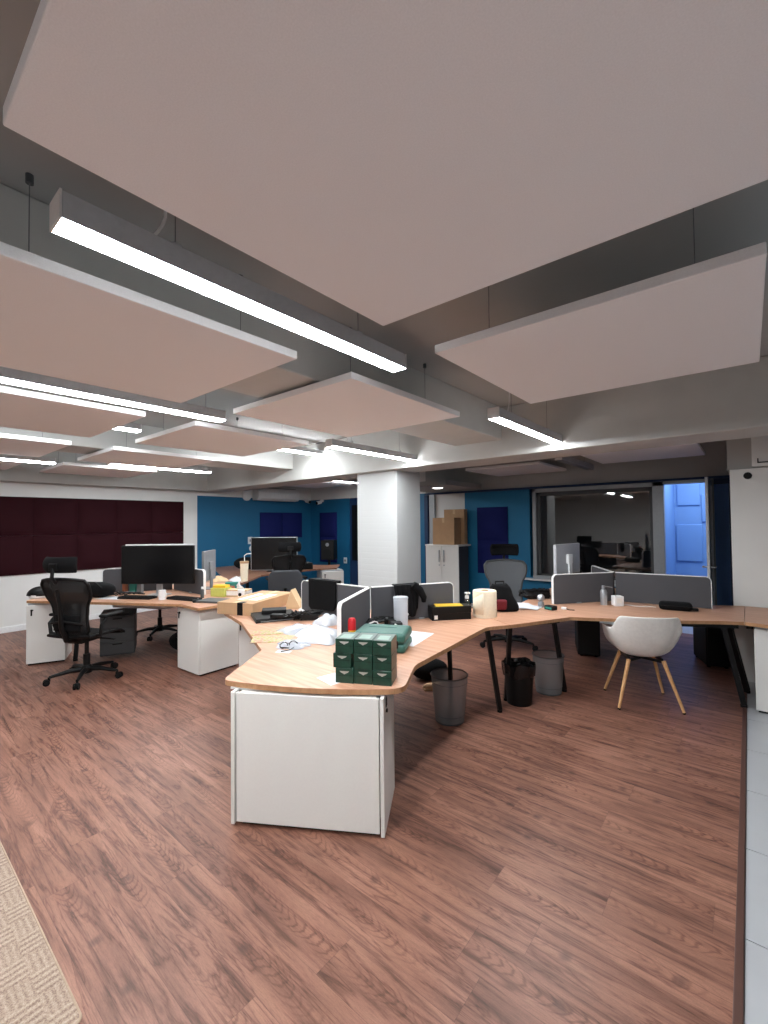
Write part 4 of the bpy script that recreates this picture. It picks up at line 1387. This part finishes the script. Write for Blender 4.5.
# black box with envelope, pump bottle, paper roll, black bag
t = thing('black_box', 'black cardboard box with a white sticker under the yellow envelope', 'box', (-2.075, 3.405, DZ), R(49.5))
part('carton', MB().span((-0.178, -0.065, 0), (0.178, 0.065, 0.10)), 'black', t, bevel=0.003)
part('lid', MB().span((-0.181, -0.068, 0.06), (0.181, 0.068, 0.118)), 'black', t, bevel=0.003)
part('sticker', MB().span((-0.16, -0.0665, 0.012), (-0.13, -0.0645, 0.045)), 'tape', t)
solo('envelope', MB().span((-0.12, -0.06, 0), (0.12, 0.06, 0.004)), 'envelope', 'yellow envelope lying on the black cardboard box', 'envelope', (-2.085, 3.40, DZ + 0.1185), R(45))
t = thing('pump_bottle', 'clear pump bottle with white top behind the black box', 'bottle', (-2.03, 3.64, DZ))
part('bottle', MB().lathe([(0, 0), (0.034, 0), (0.036, 0.11), (0.02, 0.14), (0.014, 0.15), (0, 0.15)], caps=False), 'thin_glass', t)
part('pump', MB().cyl((0, 0, 0.15), (0, 0, 0.175), 0.018).cyl((0, 0, 0.175), (0, 0, 0.20), 0.006).box((0.012, -0.01, 0.204), (0.05, 0.022, 0.014)), 'white_metal', t)
t = thing('paper_roll', 'large cream paper roll standing on the desk joint', 'roll', (-1.87, 3.68, DZ))
part('roll', MB().lathe([(0.04, 0.0), (0.104, 0.0), (0.106, 0.01), (0.106, 0.225), (0.103, 0.235), (0.04, 0.235)], caps=False, seg=40), 'cream', t)
part('core', MB().lathe([(0.034, 0.0), (0.04, 0.0), (0.04, 0.236), (0.034, 0.236), (0.034, 0.0)], caps=False), 'kraft', t)
part('loose_sheet', MB().grid(lambda u, v: ((0.1075) * math.cos(-1.2 - 1.2 * u), 0.1075 * math.sin(-1.2 - 1.2 * u), 0.03 + 0.19 * v * (1 - 0.35 * u)), 10, 2), 'cream', t, solid=0.001)
t = thing('backpack', 'black backpack with a dark red front right of the cream roll', 'bag', (-1.84, 4.04, DZ), R(-140))
m = MB()
m.grid(lambda u, v: ((0.13 - 0.05 * v ** 2) * math.copysign(abs(math.cos(2 * PI * u)) ** 0.6, math.cos(2 * PI * u)) + 0.05 * v + 0.008 * math.sin(9 * v + 6 * u),
                     (0.085 - 0.035 * v ** 2) * math.copysign(abs(math.sin(2 * PI * u)) ** 0.6, math.sin(2 * PI * u)), 0.25 * v + 0.012 * math.sin(2 * PI * u * 2) * v), 30, 10, wrap=True)
top = [v_ for v_ in m.b.verts if v_.co.z > 0.235]
bmesh.ops.contextual_create(m.b, geom=[e for e in m.b.edges if e.is_boundary])
part('body', m, 'soft_black', t, bevel=0.02, seg=3)
part('front_pocket', MB().box((0.06, 0.088, 0.07), (0.11, 0.04, 0.10), rx=R(-8)), 'bag_red', t, bevel=0.018, seg=4)
part('strap', MB().tube([(0.0, -0.03, 0.24), (0.0, -0.03, 0.275), (0.08, -0.03, 0.275), (0.08, -0.03, 0.24)], 0.009, 8), 'black', t)
t = None
for k, (x, y, a, dz) in enumerate(((-1.92, 4.38, 20, 0), (-1.80, 4.33, 48, 0.003), (-1.72, 4.27, 5, 0.006))):
    if dz == 0:
        pass
    solo('paper_sheet', MB().grid(lambda u, v: ((u - .5) * .26, (v - .5) * .19, 0.002 + 0.012 * abs(math.sin(u * 4 + k)) * abs(v - .5)), 10, 6), 'paper',
         ['white paper sheet behind the backpack, lowest of the three', 'white paper sheet, middle one right of the backpack', 'white paper sheet on top, right of the backpack'][k],
         'paper', (x, y, DZ + dz), R(a), 'loose paper sheets', solid=0.001)
t = thing('microphone', 'small grey round-headed microphone on the right desk edge', 'microphone', (-1.62, 4.40, DZ))
part('base', MB().lathe([(0, 0), (0.03, 0), (0.03, 0.05), (0.015, 0.06), (0, 0.06)], caps=False), 'grey_plastic', t)
part('head', MB().sph((0, 0, 0.095), 0.036), 'steel', t)
t = thing('small_device', 'small black device box left of the divider end', 'device', (-1.50, 4.33, DZ), R(-20))
part('body', MB().span((-0.05, -0.035, 0), (0.05, 0.035, 0.04)), 'black', t, bevel=0.006)
part('face', MB().span((-0.035, -0.036, 0.01), (0.035, -0.0345, 0.03)), 'teal', t)
t = thing('cable_adapter', 'tiny white adapter with a lead in front of the divider end', 'adapter', (-1.40, 4.42, DZ), R(-10))
part('plug', MB().span((-0.03, -0.012, 0), (0.02, 0.012, 0.022)), 'white_metal', t, bevel=0.004)
part('lead', MB().tube([(0.02, 0, 0.01), (0.05, -0.01, 0.005), (0.09, 0.02, 0.004)], 0.004, 6), 'black', t)
m = MB()
for q in range(4):
    m.tube([(0.16 * math.cos(k * 0.6 + q), 0.09 * math.sin(k * 0.7 + q), 0.02 + 0.07 * abs(math.sin(k + q))) for k in range(12)], 0.016, 6)
m.box((0.02, 0, 0.05), (0.24, 0.14, 0.09), rz=0.3)
solo('equipment_heap', m, 'black', 'heap of black equipment behind the papers, left of the grey monitor back', 'equipment', (-1.86, 4.86, DZ), R(30))

# right desk
t = thing('spray_bottle', 'silver spray bottle with a thin nozzle in the corner of the right dividers', 'bottle', (-1.16, 4.90, DZ))
part('can', MB().lathe([(0, 0), (0.032, 0), (0.033, 0.13), (0.024, 0.155), (0, 0.155)], caps=False), 'steel', t)
part('cap', MB().cyl((0, 0, 0.155), (0, 0, 0.195), 0.016), 'grey_plastic', t)
part('nozzle_straw', MB().cyl((0, 0, 0.19), (0.07, 0.055, 0.175), 0.005, seg=8), 'grey_plastic', t)
t = thing('paper_block', 'white block beside the silver spray bottle', 'box', (-1.04, 4.93, DZ), R(35))
part('block', MB().span((-0.045, -0.045, 0), (0.045, 0.045, 0.10)), 'white_metal', t, bevel=0.006)
part('slot', MB().span((-0.025, -0.0458, 0.03), (0.025, -0.0448, 0.08)), 'tape', t)
t = thing('zip_pouch', 'flat black zip pouch lying before the wide right divider', 'pouch', (-0.56, 5.02, DZ), R(8))
part('body', MB().box((0, 0, 0.038), (0.27, 0.13, 0.075)), 'soft_black', t, bevel=0.032, seg=4)
part('zipper', MB().tube([(-0.13, -0.066, 0.045), (0.13, -0.066, 0.045)], 0.004, 6), 'black', t)
part('tab', MB().box((0.15, 0.0, 0.02), (0.06, 0.08, 0.02)), 'black', t, bevel=0.008)
solo('white_cable', MB().tube([(-0.16 + 0.03 * k, 0.02 * math.sin(k * 0.9), 0.005) for k in range(11)], 0.0045, 6), 'lamp_cap', 'thin white cable lying left of the black pouch', 'cable', (-0.86, 5.0, DZ), R(10))


# monitors ------------------------------------------------------------
def monitor(label, loc, rz, w=0.62, h=0.37, zc=0.32, shell='black', stand='black', back_seen=False, foot=True):
    """screen on the local -y side"""
    t = thing('monitor', label, 'monitor', loc, rz, 'computer monitors')
    s_ = part('housing', MB().span((-w / 2, 0, zc - h / 2), (w / 2, 0.035, zc + h / 2)), shell, t, bevel=0.006)
    part('screen', MB().span((-w / 2 + 0.012, -0.003, zc - h / 2 + 0.014), (w / 2 - 0.012, 0.002, zc + h / 2 - 0.012)), 'screen', t)
    part('stand_neck', MB().span((-0.035, 0.04, 0.01), (0.035, 0.062, zc + 0.03)).span((-0.05, 0.03, zc - 0.05), (0.05, 0.06, zc + 0.05)), stand, t, bevel=0.004)
    if foot:
        part('stand_foot', MB().span((-0.12, -0.06, 0), (0.12, 0.12, 0.012)), stand, t, bevel=0.004)
    return t


mn = monitor('big black monitor on the left desk in front of the dark red tiles', (-5.56, 2.37, DZ), R(38), 0.90, 0.47, 0.375, 'black', 'steel')
part('top_edge', MB().span((-0.40, 0.004, 0.606), (0.45, 0.05, 0.624)), 'white_metal', mn, bevel=0.003, label='pale top edge')
monitor('grey monitor back seen above the divider right of the grey mesh chair', (-1.58, 5.06, DZ), R(-99), 0.55, 0.33, 0.44, 'light_grey', 'white_metal')
monitor('silver-framed far monitor below the navy tiles', (-6.62, 4.86, DZ), R(40), 0.84, 0.60, 0.32, 'steel', 'black')
monitor('grey monitor seen obliquely right of the big black monitor', (-5.62, 3.05, DZ), R(-50), 0.40, 0.40, 0.31, 'grey_plastic', 'grey_plastic')

# left desk things ----------------------------------------------------
t = thing('bike_helmet', 'black and white helmet lying on the left end of the left desk', 'helmet', (-6.60, 1.45, DZ), R(40))
m = MB()
m.grid(lambda u, v: (0.14 * math.cos(2 * PI * u) * math.cos(v * PI / 2), 0.105 * math.sin(2 * PI * u) * math.cos(v * PI / 2), 0.03 + 0.10 * math.sin(v * PI / 2)), 24, 8, wrap=True)
part('shell', m, 'black', t, solid=0.008)
part('lower_rim', MB().lathe([(0.100, 0.0), (0.112, 0.012), (0.110, 0.04), (0.095, 0.045)], caps=False), 'white_metal', t)
t = thing('duffel_bag', 'black bag slumped on the left desk behind the mesh chair', 'bag', (-6.03, 1.90, DZ), R(30))
part('body', MB().sph((0, 0, 0.09), 0.15, (1.35, 0.8, 0.62)), 'soft_black', t)
part('strap', MB().tube([(-0.1, -0.08, 0.12), (-0.05, -0.12, 0.19), (0.05, -0.12, 0.19), (0.1, -0.08, 0.12)], 0.012, 8), 'black', t)


def keyboard(label, loc, rz):
    t = thing('keyboard', label, 'keyboard', loc, rz, 'black keyboards')
    part('case', MB().span((-0.21, -0.07, 0), (0.21, 0.07, 0.02)), 'black', t, bevel=0.005)
    kk = MB()
    for i in range(14):
        for j in range(5):
            kk.box((-0.19 + i * 0.0285, -0.052 + j * 0.025, 0.023), (0.023, 0.02, 0.008))
    part('keys', kk, 'rubber', t)
    return t


keyboard('black keyboard left of the white mug on the left desk', (-5.55, 2.14, DZ), R(30))
keyboard('black keyboard right of the white mug on the left desk', (-5.02, 2.44, DZ), R(15))
for x, y, a, w, d, h, m_, nm, lab, ct in (
        (-6.02, 2.28, 25, 0.09, 0.05, 0.16, 'teal', 'carton', 'teal carton standing below the left edge of the big monitor', 'box'),
        (-6.08, 2.20, 25, 0.03, 0.06, 0.16, 'orange', 'notebook', 'orange-brown notebook standing left of the teal carton', 'book'),
        (-5.93, 2.32, 30, 0.06, 0.05, 0.12, 'grey_plastic', 'carton', 'small grey carton right of the teal carton', 'box'),
        (-4.90, 2.83, 20, 0.20, 0.13, 0.10, 'lime', 'carton', 'yellow-green box right of the left desk divider', 'box'),
        (-4.91, 2.84, 30, 0.16, 0.11, 0.03, 'yellow', 'note_pad', 'yellow pad lying on the yellow-green box', 'pad'),
        (-4.62, 2.58, 25, 0.30, 0.22, 0.02, 'dark_grey', 'tablet', 'dark grey tablet at the right end of the left desk', 'tablet')):
    z = DZ + (0.1012 if nm == 'note_pad' else 0)
    solo(nm, MB().span((-w / 2, -d / 2, 0), (w / 2, d / 2, h)), m_, lab, ct, (x, y, z), R(a), bevel=0.003)
solo('paper_sheet', MB().span((-0.15, -0.1, 0), (0.15, 0.1, 0.001)), 'paper', 'white paper sheet on the left desk beside the mesh chair', 'paper', (-5.83, 1.97, DZ), R(30), 'loose paper sheets')
t = thing('mug', 'white mug on the left desk below the big monitor', 'mug', (-5.22, 2.28, DZ))
part('cup', MB().lathe([(0, 0), (0.036, 0), (0.04, 0.11), (0.036, 0.11), (0.032, 0.008), (0, 0.008)], caps=False), 'white_metal', t)
part('handle', MB().tube([(0.036, 0.01, 0.09), (0.065, 0.015, 0.08), (0.065, 0.015, 0.04), (0.036, 0.01, 0.025)], 0.006, 8), 'white_metal', t)
m = MB()
for q in range(4):
    m.tube([(-0.2 + 0.035 * k, 0.05 * math.sin(k * 0.8 + q * 1.5), 0.01 + 0.03 * abs(math.sin(k * 0.6 + q))) for k in range(12)], 0.007, 6)
solo('cable_tangle', m, 'black', 'tangle of black leads under the big monitor', 'cables', (-5.86, 2.16, DZ), R(35))
t = thing('tissue_box', 'white tissue box with a tissue sticking out, behind the cardboard box', 'tissue box', (-4.70, 2.95, DZ), R(30))
part('carton', MB().span((-0.13, -0.065, 0), (0.13, 0.065, 0.085)), 'kraft_light', t, bevel=0.003)
part('print', MB().span((-0.131, -0.066, 0.02), (0.131, 0.066, 0.07)), 'tape', t)
m = MB()
m.grid(lambda u, v: ((2 * u - 1) * 0.05 * (1 - 0.7 * v) + 0.012 * math.sin(v * 6), 0.012 * math.sin(u * 9) * (1 - v), 0.085 + 0.09 * v * (1 - 0.3 * abs(2 * u - 1))), 10, 6)
part('tissue', m, 'tissue', t, solid=0.002)
t = thing('paper_cup', 'white cup with a dark emblem beside the tissue box', 'cup', (-4.55, 2.88, DZ))
part('cup', MB().lathe([(0, 0), (0.034, 0), (0.04, 0.10), (0.036, 0.10), (0.03, 0.006), (0, 0.006)], caps=False), 'white_metal', t)
o = part('emblem', MB().cyl((0.0, 0, 0), (0, 0, 0.004), 0.02, seg=16), 'black', t)
o.matrix_local = Matrix.Translation((0.022, -0.0305, 0.05)) @ Matrix.Rotation(R(-54), 4, 'Z') @ Matrix.Rotation(R(90), 4, 'Y')
t = thing('small_bottle', 'small dark bottle with a white cap right of the left desk divider', 'bottle', (-4.95, 2.62, DZ))
part('bottle', MB().lathe([(0, 0), (0.02, 0), (0.02, 0.09), (0.012, 0.105), (0, 0.105)], caps=False), 'dark_grey', t)
part('cap', MB().cyl((0, 0, 0.105), (0, 0, 0.13), 0.013), 'white_metal', t)
t = thing('tumbler', 'tall pale tumbler with a wooden lid and straw on the far desk', 'tumbler', (-5.87, 3.77, DZ))
part('cup', MB().lathe([(0, 0), (0.05, 0), (0.062, 0.27), (0, 0.27)], caps=False), 'cream', t)
part('lid', MB().lathe([(0, 0.27), (0.066, 0.27), (0.066, 0.30), (0, 0.30)], caps=False), 'kraft', t)
part('straw', MB().tube([(0.01, 0, 0.28), (0.0, 0, 0.38), (0.03, 0.02, 0.41), (0.09, 0.06, 0.415)], 0.006, 8), 'white_metal', t)
for x, y, a, w, d, h, sd, m_, lab in (
        (-6.0, 3.75, 20, 0.30, 0.20, 0.08, 41, 'paper', 'heap of crumpled white paper left of the tumbler'),
        (-6.2, 3.55, 60, 0.26, 0.2, 0.10, 43, 'kraft_light', 'heap of crumpled tan paper left of the white paper')):
    solo('paper_heap', crumple(w, d, h, sd), m_, lab, 'paper', (x, y, DZ), R(a))
t = thing('loudspeaker', 'black loudspeaker standing before the lower navy tile left of the pillar', 'loudspeaker', (-7.35, 6.9, 0), R(30))
part('cabinet', MB().span((-0.15, -0.14, 0.78), (0.15, 0.14, 1.22)), 'black', t, bevel=0.012)
part('woofer', MB().cyl((0, -0.145, 0.92), (0, -0.139, 0.92), 0.105, seg=28), 'rubber', t)
part('tweeter', MB().cyl((0, -0.145, 1.12), (0, -0.139, 1.12), 0.04, seg=20), 'grey_plastic', t)
part('stand', MB().cyl((0, 0, 0.02), (0, 0, 0.78), 0.03).box((0, 0, 0.01), (0.3, 0.3, 0.02)), 'black', t)
m = MB().sph((0, 0, 0.12), 0.16, (1.6, 0.7, 0.75))
solo('black_bag', m, 'soft_black', 'black bag heaped on the far desk below the blue wall', 'bag', (-7.3, 4.75, DZ), R(40))
t = thing('equipment_case', 'low black equipment case right of the far monitor', 'equipment', (-6.55, 5.35, DZ), R(65))
part('case', MB().span((-0.25, -0.14, 0), (0.25, 0.14, 0.12)), 'black', t, bevel=0.01)
for k in range(5):
    part('knob', MB().cyl((-0.18 + k * 0.09, -0.05, 0.12), (-0.18 + k * 0.09, -0.05, 0.14), 0.014), 'grey_plastic', t)

# loose clutter ----
t = thing('mouse', 'black mouse right of the black keyboard near the left desk pedestal', 'mouse', (-4.74, 2.44, DZ), R(20))
part('shell', MB().sph((0, 0, 0.012), 0.03, (1.0, 1.7, 0.75)), 'black', t)
part('wheel', MB().cyl((-0.004, 0.025, 0.034), (0.004, 0.025, 0.034), 0.008), 'grey_plastic', t)
t = thing('power_adapter', 'black power adapter with its lead beside the small drive box', 'adapter', (-3.22, 2.40, DZ + 0.0345), R(30))
part('brick', MB().span((-0.06, -0.03, 0), (0.06, 0.03, 0.03)), 'black', t, bevel=0.006)
part('lead', MB().tube([(0.06 + 0.02 * k, 0.03 * math.sin(k), 0.012 + 0.012 * abs(math.sin(k * 0.8))) for k in range(8)], 0.005, 6), 'black', t)
m = MB()
for q in range(5):
    m.tube([(0.16 * math.cos(k * 0.7 + q), 0.08 * math.sin(k * 0.8 + q * 1.7), 0.012 + 0.05 * abs(math.sin(k * 0.7 + q))) for k in range(14)], 0.007, 6)
solo('cable_tangle', m, 'black', 'tangle of black and looped leads behind the green tool case by the clear tube', 'cables', (-2.36, 2.82, DZ), R(60))
for k, (x, y, a) in enumerate(((-5.02, 2.98, 15), (-5.10, 3.10, 50))):
    solo('notebook', MB().span((-0.08, -0.05, 0), (0.08, 0.05, 0.09 + 0.03 * k)), ('orange', 'teal')[k],
         ('orange-brown notebook block left of the yellow-green box', 'teal carton behind the yellow-green box')[k], ('book', 'box')[k], (x, y, DZ), R(a), bevel=0.003)

# under the desks -------------------------------------------------------
t = thing('computer_tower', 'black computer tower under the right end of the right desk', 'computer', (-0.36, 6.15, 0), R(20))
part('case', MB().span((-0.11, -0.22, 0.02), (0.11, 0.22, 0.5)), 'black', t, bevel=0.008)
part('front_panel', MB().span((-0.1, -0.232, 0.03), (0.1, -0.22, 0.49)), 'black_metal', t, bevel=0.004)
for sx in (-0.08, 0.08):
    for sy in (-0.18, 0.18):
        part('foot', MB().cyl((sx, sy, 0), (sx, sy, 0.02), 0.018), 'rubber', t)
t = thing('computer_tower', 'black computer tower under the left part of the right desk', 'computer', (-1.56, 5.75, 0), R(20))
part('case', MB().span((-0.12, -0.24, 0.02), (0.12, 0.24, 0.52)), 'black', t, bevel=0.008)
part('front_panel', MB().span((-0.11, -0.252, 0.03), (0.11, -0.24, 0.51)), 'black_metal', t, bevel=0.004)
for sx in (-0.08, 0.08):
    for sy in (-0.18, 0.18):
        part('foot', MB().cyl((sx, sy, 0), (sx, sy, 0.02), 0.018), 'rubber', t)
solo('black_bag', MB().sph((0, 0, 0.12), 0.2, (1.3, 0.8, 0.62)), 'soft_black', 'black bag on the floor under the left desk', 'bag', (-5.55, 2.72, 0.0), R(10))
solo('black_bag', MB().sph((0, 0, 0.1), 0.16, (1.2, 0.8, 0.65)), 'soft_black', 'black bag on the floor under the front desk, further back than the near mesh bin', 'bag', (-2.55, 3.78, 0), R(50))
solo('shoe', MB().sph((0, 0, 0.03), 0.06, (1.9, 0.75, 0.62)).box((0.0, 0, 0.008), (0.22, 0.08, 0.016)), 'kraft', 'tan shoe on the floor beside the near mesh bin', 'shoe', (-2.36, 3.58, 0), R(50))

# white cabinet with cardboard boxes on top ------------------------------
t = thing('white_cupboard', 'white two-door cupboard with cardboard boxes on top, right of the pillar', 'cupboard', (-4.41, 7.2, 0))
part('carcass', MB().span((-0.35, -0.19, 0.04), (0.35, 0.16, 1.15)), 'dark_grey', t)
part('top', MB().span((-0.365, -0.22, 1.15), (0.365, 0.24, 1.18)), 'white_lam', t, bevel=0.003)
part('plinth', MB().span((-0.34, -0.17, 0), (0.34, 0.2, 0.04)), 'black', t)
for s in (-1, 1):
    d = part('door', MB().span((min(0.003 * s, 0.355 * s), -0.215, 0.045), (max(0.003 * s, 0.355 * s), -0.19, 1.148)), 'white_lam', t, bevel=0.002)
    part('handle', MB().span((s * 0.05 - 0.008, -0.24, 0.86), (s * 0.05 + 0.008, -0.215, 1.08)), 'steel', d, bevel=0.003)
    part('lock', MB().cyl((s * 0.05, -0.223, 0.8), (s * 0.05, -0.215, 0.8), 0.014), 'steel', d)
for loc, (w, d, h), rz, mm, lab in (((-4.40, 7.16, 1.18), (0.46, 0.26, 0.50), 2, 'kraft', 'lower tan cardboard box standing in front on the white cupboard'),
                                    ((-4.33, 7.37, 1.18), (0.44, 0.12, 0.66), 0, 'kraft', 'taller brown cardboard box standing behind the other on the white cupboard')):
    t = thing('cardboard_box', lab, 'box', loc, R(rz), 'boxes on the white cupboard')
    part('carton', MB().span((-w / 2, -d / 2, 0), (w / 2, d / 2, h)), mm, t, bevel=0.004)
    part('tape', MB().span((-0.025, -d / 2 - 0.001, h - 0.09), (0.025, d / 2 + 0.001, h + 0.001)), 'kraft_light', t)
